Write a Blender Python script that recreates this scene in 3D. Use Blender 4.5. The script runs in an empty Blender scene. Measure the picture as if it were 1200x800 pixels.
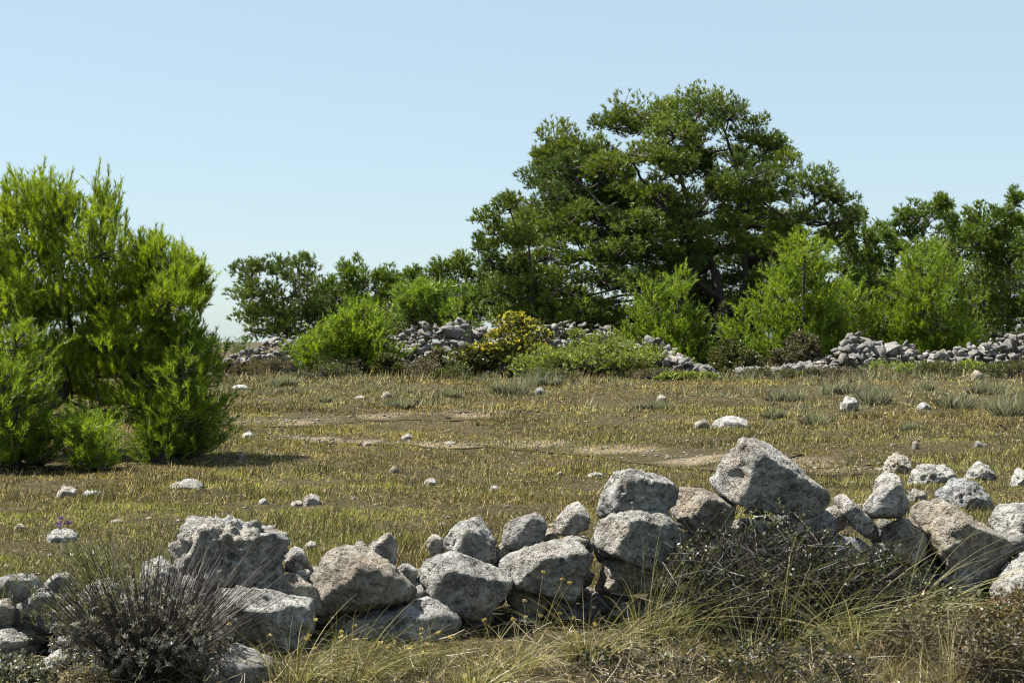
import bpy, bmesh, math, random
import numpy as np
from mathutils import Vector

random.seed(7)
C = bpy.context.scene.collection
scene = bpy.context.scene

# ------------------------------------------------------------------ camera, sky, sun, exposure
F = 1667.0          # focal length in photo pixels (photo 1200 wide)
CAMZ = 1.6
cam_d = bpy.data.cameras.new('camera')
cam = bpy.data.objects.new('camera', cam_d)
C.objects.link(cam)
cam.location = (0, 0, CAMZ)
cam.rotation_euler = (math.radians(90), 0, 0)
cam_d.sensor_width = 36.0
cam_d.lens = 50.0
cam_d.clip_start = 0.1
cam_d.clip_end = 5000
cam_d.dof.use_dof = True
cam_d.dof.focus_distance = 14.0
cam_d.dof.aperture_fstop = 16.0
scene.camera = cam

SUN_EL = math.radians(61)
SUN_DIR = Vector((-0.93, 0.20, 0)).normalized()      # horizontal direction towards the sun
sun_vec = Vector((SUN_DIR.x * math.cos(SUN_EL), SUN_DIR.y * math.cos(SUN_EL), math.sin(SUN_EL)))
world = bpy.data.worlds.new('World')
scene.world = world
world.use_nodes = True
wn = world.node_tree.nodes
wl = world.node_tree.links
wn.clear()
sky = wn.new('ShaderNodeTexSky')
sky.sky_type = 'NISHITA'
sky.sun_disc = False
sky.sun_elevation = SUN_EL
sky.sun_rotation = math.atan2(SUN_DIR.x, SUN_DIR.y)
sky.altitude = 100
sky.air_density = 1.0
sky.dust_density = 0.7
sky.ozone_density = 4.0
bg = wn.new('ShaderNodeBackground')
bg.inputs['Strength'].default_value = 0.0515
wo = wn.new('ShaderNodeOutputWorld')
veil = wn.new('ShaderNodeMixRGB')          # an even pale summer veil over the whole sky
veil.inputs[0].default_value = 0.55
veil.inputs[2].default_value = (5.0, 6.2, 6.55, 1)
wl.new(sky.outputs[0], veil.inputs[1])
wl.new(veil.outputs[0], bg.inputs[0])
wl.new(bg.outputs[0], wo.inputs[0])

sun_d = bpy.data.lights.new('sun', 'SUN')
sun_d.energy = 5.0
sun_d.angle = math.radians(0.5)
sun_d.color = (1.0, 0.95, 0.87)
sun = bpy.data.objects.new('sun', sun_d)
C.objects.link(sun)
sun.rotation_euler = sun_vec.to_track_quat('Z', 'Y').to_euler()
sun.location = (-20, 20, 40)

scene.view_settings.view_transform = 'Standard'
scene.view_settings.look = 'None'
scene.view_settings.exposure = 1.5
scene.view_settings.gamma = 1.0
scene.view_settings.use_curve_mapping = False
scene.render.engine = 'CYCLES'
scene.cycles.filter_width = 1.1
scene.cycles.max_bounces = 6
scene.cycles.diffuse_bounces = 3
scene.cycles.transmission_bounces = 3
scene.cycles.transparent_max_bounces = 4

# ------------------------------------------------------------------ maths helpers
def _hash(ix, iy, iz, s):
    h = (ix.astype(np.int64) * 374761393 + iy.astype(np.int64) * 668265263 + iz.astype(np.int64) * 2147483647 + s * 1274126177) & 0xFFFFFFFF
    h = ((h ^ (h >> 13)) * 1274126177) & 0xFFFFFFFF
    h = (h ^ (h >> 16)) & 0xFFFFFFFF
    return h.astype(np.float64) / 4294967295.0

def vnoise(P, s=0):
    """value noise in [-1,1], P (N,3)"""
    P = np.asarray(P, dtype=np.float64)
    i = np.floor(P).astype(np.int64)
    f = P - i
    f = f * f * f * (f * (f * 6 - 15) + 10)
    r = 0
    for dx in (0, 1):
        wx = f[:, 0] if dx else 1 - f[:, 0]
        for dy in (0, 1):
            wy = f[:, 1] if dy else 1 - f[:, 1]
            for dz in (0, 1):
                wz = f[:, 2] if dz else 1 - f[:, 2]
                r = r + _hash(i[:, 0] + dx, i[:, 1] + dy, i[:, 2] + dz, s) * wx * wy * wz
    return r * 2 - 1

def noise2(x, y, s=0):
    x = np.atleast_1d(np.asarray(x, float)); y = np.atleast_1d(np.asarray(y, float))
    return vnoise(np.stack([x, y, np.full_like(x, 0.37)], 1), s)

def sstep(a, b, x):
    t = np.clip((x - a) / (b - a), 0, 1)
    return t * t * (3 - 2 * t)

def H(x, y):
    """height of the terrain"""
    x = np.atleast_1d(np.asarray(x, float)); y = np.atleast_1d(np.asarray(y, float))
    z = sstep(12, 46, y) * (0.62 + 0.20 * np.clip(x / 15, -1, 1))
    z = z + 0.10 * noise2(x / 7, y / 7, 3) * sstep(9, 20, y) + 0.05 * noise2(x / 1.9, y / 1.9, 4) + 0.028 * noise2(x / 0.55, y / 0.55, 5)
    return z

def H1(x, y):
    return float(H(x, y)[0])

def wx(px, d):
    return (px - 600.0) / F * d

def wz(py, d):
    return CAMZ - (py - 400.0) / F * d

def W(px, py, d):
    return np.array([wx(px, d), d, wz(py, d)])

_ds = np.concatenate([np.arange(4.5, 20, 0.03), np.arange(20, 90, 0.1)])
def ground_at(px, py):
    """the point of the terrain that stands in this direction"""
    z = CAMZ - (py - 400.0) / F * _ds
    hit = np.nonzero(z <= H((px - 600.0) / F * _ds, _ds))[0]
    d = _ds[hit[0]] if len(hit) else 60.0
    x = wx(px, d)
    return np.array([x, d, H1(x, d)])

def unit(v):
    return v / np.maximum(np.linalg.norm(v, axis=-1, keepdims=True), 1e-9)

# ------------------------------------------------------------------ object helpers
def link(name, me, parent=None):
    o = bpy.data.objects.new(name, me)
    C.objects.link(o)
    if parent is not None:
        o.parent = parent
    return o

def mesh_np(name, v, f, mat, cols=None, smooth=False):
    v = np.ascontiguousarray(v, dtype=np.float32); f = np.ascontiguousarray(f, dtype=np.int32)
    me = bpy.data.meshes.new(name)
    n, m, k = len(v), len(f), f.shape[1]
    me.vertices.add(n); me.vertices.foreach_set('co', v.ravel())
    me.loops.add(m * k); me.loops.foreach_set('vertex_index', f.ravel())
    me.polygons.add(m)
    me.polygons.foreach_set('loop_start', np.arange(0, m * k, k, dtype=np.int32))
    me.polygons.foreach_set('loop_total', np.full(m, k, dtype=np.int32))
    me.update(calc_edges=True)
    if cols is not None:
        a = me.color_attributes.new('Col', 'FLOAT_COLOR', 'POINT')
        c = np.ones((n, 4), dtype=np.float32); c[:, :3] = cols
        a.data.foreach_set('color', c.ravel())
    if smooth:
        me.polygons.foreach_set('use_smooth', np.ones(m, dtype=bool))
    if mat is not None:
        me.materials.append(mat)
    return me

def empty(name, loc):
    o = bpy.data.objects.new(name, None)
    o.empty_display_size = 0.2
    C.objects.link(o)
    o.location = [float(a) for a in loc]
    return o

def tag(o, label=None, cat=None, group=None, kind=None):
    if label: o['label'] = label
    if cat: o['category'] = cat
    if group: o['group'] = group
    if kind: o['kind'] = kind
    return o

class Geo:
    """collects vertices, faces, colours of one mesh (all faces the same size)"""
    def __init__(s, origin=(0, 0, 0)):
        s.v, s.f, s.c, s.n = [], [], [], 0
        s.o = np.array([float(a) for a in origin])
    def add(s, v, f, c=None):
        s.v.append(v); s.f.append(f + s.n); s.n += len(v)
        if c is not None: s.c.append(c)
    def build(s, name, mat, parent=None, smooth=False):
        if not s.v: return None
        v = np.concatenate(s.v) - s.o
        c = np.concatenate(s.c) if s.c else None
        return link(name, mesh_np(name, v, np.concatenate(s.f), mat, c, smooth), parent)

def tube(pts, radii, sides=6):
    pts = np.asarray(pts, float); n = len(pts)
    t = np.zeros_like(pts)
    t[1:-1] = pts[2:] - pts[:-2]; t[0] = pts[1] - pts[0]; t[-1] = pts[-1] - pts[-2]
    t = unit(t)
    ref = np.array([0.31, 0.93, 0.17])
    a = unit(np.cross(t, ref)); b = np.cross(t, a)
    ang = np.linspace(0, 2 * math.pi, sides, endpoint=False)
    ring = a[:, None, :] * np.cos(ang)[None, :, None] + b[:, None, :] * np.sin(ang)[None, :, None]
    v = (pts[:, None, :] + ring * np.asarray(radii, float)[:, None, None]).reshape(-1, 3)
    f = []
    for i in range(n - 1):
        for j in range(sides):
            k = (j + 1) % sides
            p, q, r, u = i * sides + j, i * sides + k, (i + 1) * sides + k, (i + 1) * sides + j
            f.append((p, q, r)); f.append((p, r, u))
    return v, np.array(f)

def curve_pts(P, n, rng, wob=0.0):
    """smooth polyline through control points"""
    P = np.asarray(P, float)
    if len(P) == 2: P = np.stack([P[0], (P[0] + P[1]) / 2, P[1]])
    s = np.linspace(0, len(P) - 1, n)
    out = []
    for u in s:
        i = min(int(u), len(P) - 2); t = u - i
        p0, p1, p2, p3 = P[max(i - 1, 0)], P[i], P[i + 1], P[min(i + 2, len(P) - 1)]
        out.append(0.5 * ((2 * p1) + (-p0 + p2) * t + (2 * p0 - 5 * p1 + 4 * p2 - p3) * t * t + (-p0 + 3 * p1 - 3 * p2 + p3) * t ** 3))
    out = np.array(out)
    if wob:
        w = rng.normal(0, wob, out.shape); w[0] = 0; w[-1] = 0
        out += w
    return out

def needles(pos, d, L, K, nl, nw, rng, cols, a=0.8, b=0.8, leaf=False, jit=0.12):
    """K needles (or leaves) round each shoot. Triangles, or rhombi of two triangles."""
    S = len(pos)
    L = np.broadcast_to(np.asarray(L, float), (S,))
    t = rng.random((S, K)) ** 0.8
    base = pos[:, None, :] + d[:, None, :] * (L[:, None] * t)[:, :, None]
    rad = rng.normal(size=(S, K, 3))
    rad -= d[:, None, :] * (rad * d[:, None, :]).sum(-1, keepdims=True)
    rad = unit(rad)
    nd = unit(d[:, None, :] * a + rad * b * rng.uniform(0.6, 1.2, (S, K, 1)))
    ln = nl * rng.uniform(0.7, 1.25, (S, K, 1))
    tip = base + nd * ln
    side = unit(np.cross(nd, rng.normal(size=(S, K, 3)))) * (nw * 0.5)
    c = np.repeat((cols[:, None, :] * (1 + rng.normal(0, jit, (S, K, 1)))).clip(0, 1).reshape(-1, 3), 4 if leaf else 3, axis=0)
    if leaf:
        mid = base + nd * ln * 0.5
        v = np.stack([base, mid + side, tip, mid - side], 2).reshape(-1, 3)
        q = np.arange(S * K)[:, None] * 4
        f = np.concatenate([q + np.array([[0, 1, 2]]), q + np.array([[0, 2, 3]])])
    else:
        v = np.stack([base - side, base + side, tip], 2).reshape(-1, 3)
        f = np.arange(S * K * 3).reshape(-1, 3)
    return v, f, c

def blades(base, d0, bend, L, w, rng, cols):
    """one triangle each"""
    L = np.asarray(L, float)[:, None]
    tip = base + (d0 + bend) * L
    side = unit(np.cross(d0, rng.normal(size=base.shape))) * (np.asarray(w, float)[:, None] * 0.55)
    v = np.stack([base - side, base + side, tip], 1).reshape(-1, 3)
    return v, np.arange(len(v)).reshape(-1, 3), np.repeat(cols, 3, axis=0)

def ribbons(base, d0, bend, L, w, nseg, rng, cols, tipw=0.15):
    """curved tapering blades: p(t) = base + d0 L t + bend L t^2"""
    N = len(base)
    t = np.linspace(0, 1, nseg + 1)
    L = np.broadcast_to(np.asarray(L, float), (N,))[:, None, None]
    p = base[:, None, :] + d0[:, None, :] * L * t[None, :, None] + bend[:, None, :] * L * (t ** 2)[None, :, None]
    side = unit(np.cross(d0 + bend * 0.5, rng.normal(size=(N, 3))))
    wt = (1 - (1 - tipw) * t)[None, :, None] * np.broadcast_to(np.asarray(w, float), (N,))[:, None, None] * 0.5
    v = np.stack([p - side[:, None, :] * wt, p + side[:, None, :] * wt], 2).reshape(-1, 3)
    q = (np.arange(N) * (nseg + 1) * 2)[:, None, None] + (np.arange(nseg) * 2)[None, :, None]
    f = np.concatenate([(q + np.array([0, 1, 3])).reshape(-1, 3), (q + np.array([0, 3, 2])).reshape(-1, 3)])
    c = np.repeat(cols, (nseg + 1) * 2, axis=0)
    return v, f, c

def pick(palette, n, rng, var=0.15):
    p = np.array(palette, float)
    c = p[rng.integers(0, len(p), n)]
    return (c * (1 + rng.normal(0, var, (n, 1)))).clip(0.004, 0.95)

# ------------------------------------------------------------------ materials
def nodes_of(m):
    m.use_nodes = True
    nt = m.node_tree; nt.nodes.clear()
    return nt, nt.nodes, nt.links

def foliage_mat(name, transl=0.35, tint=(1.25, 1.15, 0.5), rough=0.5, spec=0.35):
    m = bpy.data.materials.new(name)
    nt, N, Lk = nodes_of(m)
    out = N.new('ShaderNodeOutputMaterial')
    at = N.new('ShaderNodeAttribute'); at.attribute_name = 'Col'
    pr = N.new('ShaderNodeBsdfPrincipled')
    pr.inputs['Roughness'].default_value = rough
    pr.inputs['Specular IOR Level'].default_value = spec
    Lk.new(at.outputs['Color'], pr.inputs['Base Color'])
    tr = N.new('ShaderNodeBsdfTranslucent')
    mu = N.new('ShaderNodeMixRGB'); mu.blend_type = 'MULTIPLY'; mu.inputs[0].default_value = 1
    mu.inputs[2].default_value = (*tint, 1)
    Lk.new(at.outputs['Color'], mu.inputs[1]); Lk.new(mu.outputs[0], tr.inputs['Color'])
    mx = N.new('ShaderNodeMixShader'); mx.inputs[0].default_value = transl
    Lk.new(pr.outputs[0], mx.inputs[1]); Lk.new(tr.outputs[0], mx.inputs[2])
    Lk.new(mx.outputs[0], out.inputs[0])
    return m

def ramp(N, stops):
    r = N.new('ShaderNodeValToRGB')
    e = r.color_ramp.elements
    while len(e) > 1: e.remove(e[-1])
    e[0].position = stops[0][0]; e[0].color = (*stops[0][1], 1)
    for p, c in stops[1:]:
        x = e.new(p); x.color = (*c, 1)
    return r

def mixc(N, Lk, fac, a, b, mode='MIX'):
    m = N.new('ShaderNodeMixRGB'); m.blend_type = mode
    if isinstance(fac, (int, float)): m.inputs[0].default_value = fac
    else: Lk.new(fac, m.inputs[0])
    for i, s in ((1, a), (2, b)):
        if isinstance(s, tuple): m.inputs[i].default_value = (*s, 1)
        else: Lk.new(s, m.inputs[i])
    return m.outputs[0]

def noise_node(N, Lk, vec, scale, detail=6, rough=0.6, dist=0.0):
    n = N.new('ShaderNodeTexNoise')
    n.inputs['Scale'].default_value = scale; n.inputs['Detail'].default_value = detail
    n.inputs['Roughness'].default_value = rough; n.inputs['Distortion'].default_value = dist
    Lk.new(vec, n.inputs['Vector'])
    return n.outputs['Fac']

def mrange(N, Lk, v, a, b, c=0.0, d=1.0):
    m = N.new('ShaderNodeMapRange'); m.clamp = True
    m.inputs[1].default_value = a; m.inputs[2].default_value = b; m.inputs[3].default_value = c; m.inputs[4].default_value = d
    Lk.new(v, m.inputs[0])
    return m.outputs[0]

def stone_mat(name, base, warm, dark, light, s=1.0, warm_amt=0.5, light_amt=0.5, bump=1.0):
    m = bpy.data.materials.new(name)
    nt, N, Lk = nodes_of(m)
    out = N.new('ShaderNodeOutputMaterial')
    pr = N.new('ShaderNodeBsdfPrincipled'); pr.inputs['Roughness'].default_value = 0.9
    pr.inputs['Specular IOR Level'].default_value = 0.15
    tc = N.new('ShaderNodeTexCoord'); oi = N.new('ShaderNodeObjectInfo')
    sc = N.new('ShaderNodeVectorMath'); sc.operation = 'SCALE'; sc.inputs['Scale'].default_value = 37.0
    cb = N.new('ShaderNodeCombineXYZ')
    for i in range(3): Lk.new(oi.outputs['Random'], cb.inputs[i])
    Lk.new(cb.outputs[0], sc.inputs[0])
    ad = N.new('ShaderNodeVectorMath'); Lk.new(tc.outputs['Object'], ad.inputs[0]); Lk.new(sc.outputs[0], ad.inputs[1])
    vec = ad.outputs[0]
    big = noise_node(N, Lk, vec, 3.2 * s, 5, 0.6, 0.4)
    mid = noise_node(N, Lk, vec, 9 * s, 8, 0.68, 0.5)
    fine = noise_node(N, Lk, vec, 45 * s, 6, 0.7)
    col = mixc(N, Lk, mrange(N, Lk, mid, 0.34, 0.56), dark, base)
    col = mixc(N, Lk, mrange(N, Lk, big, 0.5, 0.68, 0, warm_amt), col, warm)
    # pale lichen patches
    lich = N.new('ShaderNodeTexVoronoi'); lich.feature = 'F1'; lich.inputs['Scale'].default_value = 9 * s
    wv = N.new('ShaderNodeVectorMath')
    nz = N.new('ShaderNodeTexNoise'); nz.inputs['Scale'].default_value = 14 * s; Lk.new(vec, nz.inputs['Vector'])
    sc2 = N.new('ShaderNodeVectorMath'); sc2.operation = 'SCALE'; sc2.inputs['Scale'].default_value = 0.12
    Lk.new(nz.outputs['Color'], sc2.inputs[0]); Lk.new(vec, wv.inputs[0]); Lk.new(sc2.outputs[0], wv.inputs[1])
    Lk.new(wv.outputs[0], lich.inputs['Vector'])
    lm = N.new('ShaderNodeMath'); lm.operation = 'MULTIPLY'
    Lk.new(mrange(N, Lk, lich.outputs['Distance'], 0.30, 0.42, 1, 0), lm.inputs[0])
    big2 = noise_node(N, Lk, wv.outputs[0], 4.5 * s, 3, 0.5)
    Lk.new(mrange(N, Lk, big2, 0.5, 0.6, 0, light_amt), lm.inputs[1])
    col = mixc(N, Lk, lm.outputs[0], col, light)
    # dark specks, lying over the same pits as in the relief
    spk = noise_node(N, Lk, vec, 22 * s, 4, 0.6)
    col = mixc(N, Lk, mrange(N, Lk, spk, 0.58, 0.70, 0, 0.7), col, dark)
    col = mixc(N, Lk, mrange(N, Lk, fine, 0.3, 0.7, 0.0, 0.35), col, (0.05, 0.05, 0.05), 'MULTIPLY') if False else col
    # large weathering patches and thin cracks
    big3 = noise_node(N, Lk, vec, 2.1 * s, 6, 0.65, 0.8)
    col = mixc(N, Lk, mrange(N, Lk, big3, 0.53, 0.62, 0, 0.55), col, dark)
    crk = N.new('ShaderNodeTexVoronoi'); crk.feature = 'DISTANCE_TO_EDGE'; crk.inputs['Scale'].default_value = 3.6 * s
    dw = N.new('ShaderNodeVectorMath'); sc3 = N.new('ShaderNodeVectorMath'); sc3.operation = 'SCALE'; sc3.inputs['Scale'].default_value = 0.28
    Lk.new(nz.outputs['Color'], sc3.inputs[0]); Lk.new(vec, dw.inputs[0]); Lk.new(sc3.outputs[0], dw.inputs[1]); Lk.new(dw.outputs[0], crk.inputs['Vector'])
    cw = N.new('ShaderNodeMath'); cw.operation = 'MULTIPLY'
    Lk.new(mrange(N, Lk, crk.outputs['Distance'], 0.0, 0.022, 1, 0), cw.inputs[0]); Lk.new(mrange(N, Lk, big, 0.42, 0.55, 0, 1), cw.inputs[1])
    fv = mrange(N, Lk, fine, 0.3, 0.7, 0.6, 1.3)
    cm = N.new('ShaderNodeVectorMath'); cm.operation = 'SCALE'
    Lk.new(col, cm.inputs[0]); Lk.new(fv, cm.inputs['Scale'])
    rv = mrange(N, Lk, oi.outputs['Random'], 0, 1, 0.82, 1.15)
    cm2 = N.new('ShaderNodeVectorMath'); cm2.operation = 'SCALE'
    Lk.new(cm.outputs[0], cm2.inputs[0]); Lk.new(rv, cm2.inputs['Scale'])
    Lk.new(cm2.outputs[0], pr.inputs['Base Color'])
    # relief: small pits and grain
    hsum = N.new('ShaderNodeMath'); hsum.operation = 'MULTIPLY_ADD'
    Lk.new(fine, hsum.inputs[0]); hsum.inputs[1].default_value = 0.85
    pit = mrange(N, Lk, spk, 0.52, 0.72, 1, 0)
    hs2 = N.new('ShaderNodeMath'); hs2.operation = 'MULTIPLY_ADD'
    Lk.new(mid, hs2.inputs[0]); hs2.inputs[1].default_value = 1.2; Lk.new(pit, hs2.inputs[2])
    Lk.new(hs2.outputs[0], hsum.inputs[2])
    hs3 = N.new('ShaderNodeMath'); hs3.operation = 'MULTIPLY_ADD'; hs3.inputs[1].default_value = -0.7
    Lk.new(cw.outputs[0], hs3.inputs[0]); Lk.new(hsum.outputs[0], hs3.inputs[2]); hsum = hs3
    bp = N.new('ShaderNodeBump'); bp.inputs['Strength'].default_value = bump; bp.inputs['Distance'].default_value = 0.045 / s
    Lk.new(hsum.outputs[0], bp.inputs['Height']); Lk.new(bp.outputs[0], pr.inputs['Normal'])
    Lk.new(pr.outputs[0], out.inputs[0])
    return m

M = {}
M['stone_grey'] = stone_mat('limestone grey', (0.45, 0.44, 0.405), (0.36, 0.285, 0.20), (0.135, 0.13, 0.122), (0.54, 0.53, 0.50), 1.0, 0.45, 0.8)
M['stone_blue'] = stone_mat('limestone bluish grey', (0.33, 0.335, 0.335), (0.28, 0.24, 0.19), (0.12, 0.122, 0.123), (0.48, 0.48, 0.47), 1.0, 0.4, 0.8)
M['stone_tan'] = stone_mat('limestone tan', (0.42, 0.385, 0.32), (0.35, 0.25, 0.155), (0.17, 0.15, 0.122), (0.52, 0.495, 0.45), 1.0, 0.55, 0.6)
M['stone_pale'] = stone_mat('limestone pale', (0.50, 0.485, 0.445), (0.41, 0.34, 0.25), (0.20, 0.195, 0.18), (0.58, 0.57, 0.54), 1.0, 0.5, 0.5)
M['stone_far'] = stone_mat('limestone field rubble', (0.48, 0.46, 0.425), (0.38, 0.29, 0.22), (0.17, 0.165, 0.158), (0.60, 0.59, 0.56), 0.8, 0.6, 0.9)
M['needle'] = foliage_mat('pine needles', 0.45, (1.35, 1.25, 0.5), 0.5, 0.3)
M['needle_old'] = foliage_mat('old pine needles', 0.24, (1.2, 1.2, 0.55), 0.45, 0.35)
M['leaf'] = foliage_mat('shrub leaves', 0.28, (1.2, 1.15, 0.5), 0.45, 0.4)
M['grass'] = foliage_mat('grass blades', 0.35, (1.15, 1.1, 0.75), 0.6, 0.25)
M['petal'] = foliage_mat('flower petals', 0.3, (1.1, 1.05, 0.7), 0.6, 0.2)

def twig_mat(name):
    m = bpy.data.materials.new(name)
    nt, N, Lk = nodes_of(m)
    out = N.new('ShaderNodeOutputMaterial')
    pr = N.new('ShaderNodeBsdfPrincipled'); pr.inputs['Roughness'].default_value = 0.8
    pr.inputs['Specular IOR Level'].default_value = 0.2
    at = N.new('ShaderNodeAttribute'); at.attribute_name = 'Col'
    Lk.new(at.outputs['Color'], pr.inputs['Base Color']); Lk.new(pr.outputs[0], out.inputs[0])
    return m
M['twig'] = twig_mat('dry twigs')

def bark_mat(name, a, b):
    m = bpy.data.materials.new(name)
    nt, N, Lk = nodes_of(m)
    out = N.new('ShaderNodeOutputMaterial')
    pr = N.new('ShaderNodeBsdfPrincipled'); pr.inputs['Roughness'].default_value = 0.9
    tc = N.new('ShaderNodeTexCoord')
    mp = N.new('ShaderNodeMapping'); mp.inputs['Scale'].default_value = (1, 1, 0.35)
    Lk.new(tc.outputs['Object'], mp.inputs[0])
    n = noise_node(N, Lk, mp.outputs[0], 18, 6, 0.65, 0.6)
    Lk.new(mixc(N, Lk, mrange(N, Lk, n, 0.35, 0.65), a, b), pr.inputs['Base Color'])
    bp = N.new('ShaderNodeBump'); bp.inputs['Strength'].default_value = 0.8; bp.inputs['Distance'].default_value = 0.03
    Lk.new(n, bp.inputs['Height']); Lk.new(bp.outputs[0], pr.inputs['Normal'])
    Lk.new(pr.outputs[0], out.inputs[0])
    return m
M['bark'] = bark_mat('pine bark', (0.028, 0.023, 0.02), (0.085, 0.07, 0.06))  # near-black tone carries the shade on the trunks in its colour

def soil(N, Lk):
    tc = N.new('ShaderNodeTexCoord'); v = tc.outputs['Object']
    a = noise_node(N, Lk, v, 0.35, 6, 0.6, 0.3); b = noise_node(N, Lk, v, 3.0, 8, 0.7); c = noise_node(N, Lk, v, 30, 6, 0.7); e = noise_node(N, Lk, v, 1.1, 7, 0.7)
    col = mixc(N, Lk, mrange(N, Lk, a, 0.38, 0.62), (0.155, 0.125, 0.064), (0.115, 0.108, 0.048))
    col = mixc(N, Lk, mrange(N, Lk, b, 0.45, 0.7), col, (0.20, 0.15, 0.075))
    col = mixc(N, Lk, mrange(N, Lk, e, 0.60, 0.72), col, (0.25, 0.20, 0.13))
    col = mixc(N, Lk, mrange(N, Lk, c, 0.40, 0.66), (0.024, 0.019, 0.011), col)
    g_ = noise_node(N, Lk, v, 8, 8, 0.8)
    col = mixc(N, Lk, mrange(N, Lk, g_, 0.46, 0.56, 0.75, 0.0), col, (0.035, 0.028, 0.015))
    return v, b, c, col

def soil_mat(name, path):
    m = bpy.data.materials.new(name)
    nt, N, Lk = nodes_of(m)
    out = N.new('ShaderNodeOutputMaterial')
    pr = N.new('ShaderNodeBsdfPrincipled'); pr.inputs['Roughness'].default_value = 0.95
    pr.inputs['Specular IOR Level'].default_value = 0.1
    v, b, c, col = soil(N, Lk)
    if path:
        at = N.new('ShaderNodeAttribute'); at.attribute_name = 'Col'
        p = mixc(N, Lk, mrange(N, Lk, b, 0.35, 0.65), (0.17, 0.13, 0.08), (0.34, 0.275, 0.19))
        p = mixc(N, Lk, mrange(N, Lk, c, 0.42, 0.56), (0.06, 0.045, 0.027), p)
        n2 = noise_node(N, Lk, v, 9.0, 8, 0.8)
        ad = N.new('ShaderNodeMath'); ad.operation = 'ADD'
        Lk.new(at.outputs['Fac'], ad.inputs[0]); Lk.new(n2, ad.inputs[1])
        col = mixc(N, Lk, mrange(N, Lk, ad.outputs[0], 0.68, 1.10), col, p)
    Lk.new(col, pr.inputs['Base Color'])
    bp = N.new('ShaderNodeBump'); bp.inputs['Strength'].default_value = 0.9; bp.inputs['Distance'].default_value = 0.05
    Lk.new(c, bp.inputs['Height']); Lk.new(bp.outputs[0], pr.inputs['Normal'])
    Lk.new(pr.outputs[0], out.inputs[0])
    return m
M['ground'] = soil_mat('dry meadow soil', False)
M['path'] = soil_mat('pale trodden earth', True)

# ------------------------------------------------------------------ terrain and paths
def graded(lo, hi, dense_lo, dense_hi, step, grow):
    a = [x for x in np.arange(dense_lo, dense_hi + 1e-6, step)]
    s = step; x = a[-1]
    while x < hi: s *= grow; x += s; a.append(x)
    s = step; x = a[0]; pre = []
    while x > lo: s *= grow; x -= s; pre.append(x)
    return np.array(pre[::-1] + a)

def grid_mesh(name, xs, ys, mat, dz=0.0):
    X, Y = np.meshgrid(xs, ys)
    Z = H(X.ravel(), Y.ravel()) + dz
    v = np.stack([X.ravel(), Y.ravel(), Z], 1)
    nx, ny = len(xs), len(ys)
    i = np.arange(ny - 1)[:, None] * nx + np.arange(nx - 1)[None, :]
    f = np.stack([i, i + 1, i + nx + 1, i + nx], -1).reshape(-1, 4)
    return mesh_np(name, v, f, mat, None, True)

xs = graded(-2500, 2500, -14, 14, 0.22, 1.18)
ys = np.concatenate([graded(-300, 5, 4, 5, 0.3, 1.3)[:-1][graded(-300, 5, 4, 5, 0.3, 1.3)[:-1] < 4], np.arange(4, 24, 0.2), np.arange(24, 60, 0.5)])
s, y = 0.5, 60.0
far = []
while y < 3500: s *= 1.25; far.append(y); y += s
ys = np.concatenate([ys, far])
ground = link('ground', grid_mesh('ground', xs, ys, M['ground']))
tag(ground, 'dry stony meadow ground under the grass', None, None, 'structure')

# bare strips: centre line in photo directions, half width in metres
PATHS = []
def path(pts, hw, seed):
    g = np.array([ground_at(*p) for p in pts])
    rng = np.random.default_rng(seed)
    c = curve_pts(g, 60, rng)
    c[:, 1] += 0.25 * noise2(np.arange(60) * 0.3, np.zeros(60), seed + 5)
    t = np.gradient(c[:, :2], axis=0); t = unit(t); nrm = np.stack([-t[:, 1], t[:, 0]], 1)
    s = np.linspace(0, 1, 60)
    w = hw * np.minimum(1, np.minimum(s, 1 - s) * 6 + 0.15)
    cols = 9
    V, K_ = [], []
    for j in range(cols):
        u = j / (cols - 1) * 2 - 1
        V.append(c[:, :2] + nrm * (w * 1.6 * u)[:, None])
        k_ = (1 - abs(u) ** 1.5) * np.minimum(1, np.minimum(s, 1 - s) * 8) * np.clip(0.62 + 0.9 * noise2(np.arange(60) * 0.35, np.full(60, 3.1), seed), 0.0, 1)
        K_.append(k_)
    V = np.stack(V, 1).reshape(-1, 2); K_ = np.stack(K_, 1).reshape(-1)
    v = np.concatenate([V, (H(V[:, 0], V[:, 1]) + 0.012)[:, None]], 1)
    i = np.arange(59)[:, None] * cols + np.arange(cols - 1)[None, :]
    f = np.stack([i, i + cols, i + cols + 1, i + 1], -1).reshape(-1, 4)
    o = link('path', mesh_np('path', v, f, M['path'], np.repeat(K_[:, None], 3, 1), True))
    PATHS.append((c[:, :2], w * 0.75 * np.clip(0.62 + 0.9 * noise2(np.arange(60) * 0.35, np.full(60, 3.1), seed), 0.0, 1)))
    return o
tag(path([(560, 519), (650, 524), (760, 531), (850, 540), (930, 546), (1030, 552)], 0.55, 1), 'pale trodden earth strip crossing behind the tall boulder', None, None, 'structure')
tag(path([(265, 497), (330, 494), (420, 489), (520, 486), (600, 482)], 0.5, 2), 'pale bare strip of earth by the young pine', None, None, 'structure')
tag(path([(340, 512), (420, 518), (520, 520), (600, 521)], 0.25, 3), 'thin pale wheel rut in mid meadow', None, None, 'structure')

def path_mask(x, y):
    m = np.zeros(len(x))
    for c, w in PATHS:
        for k in range(0, len(c), 2):
            dd = np.hypot(x - c[k, 0], y - c[k, 1])
            m = np.maximum(m, 1 - sstep(0.7, 1.25, dd / np.maximum(w[k], 0.05)))
    return m

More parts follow.
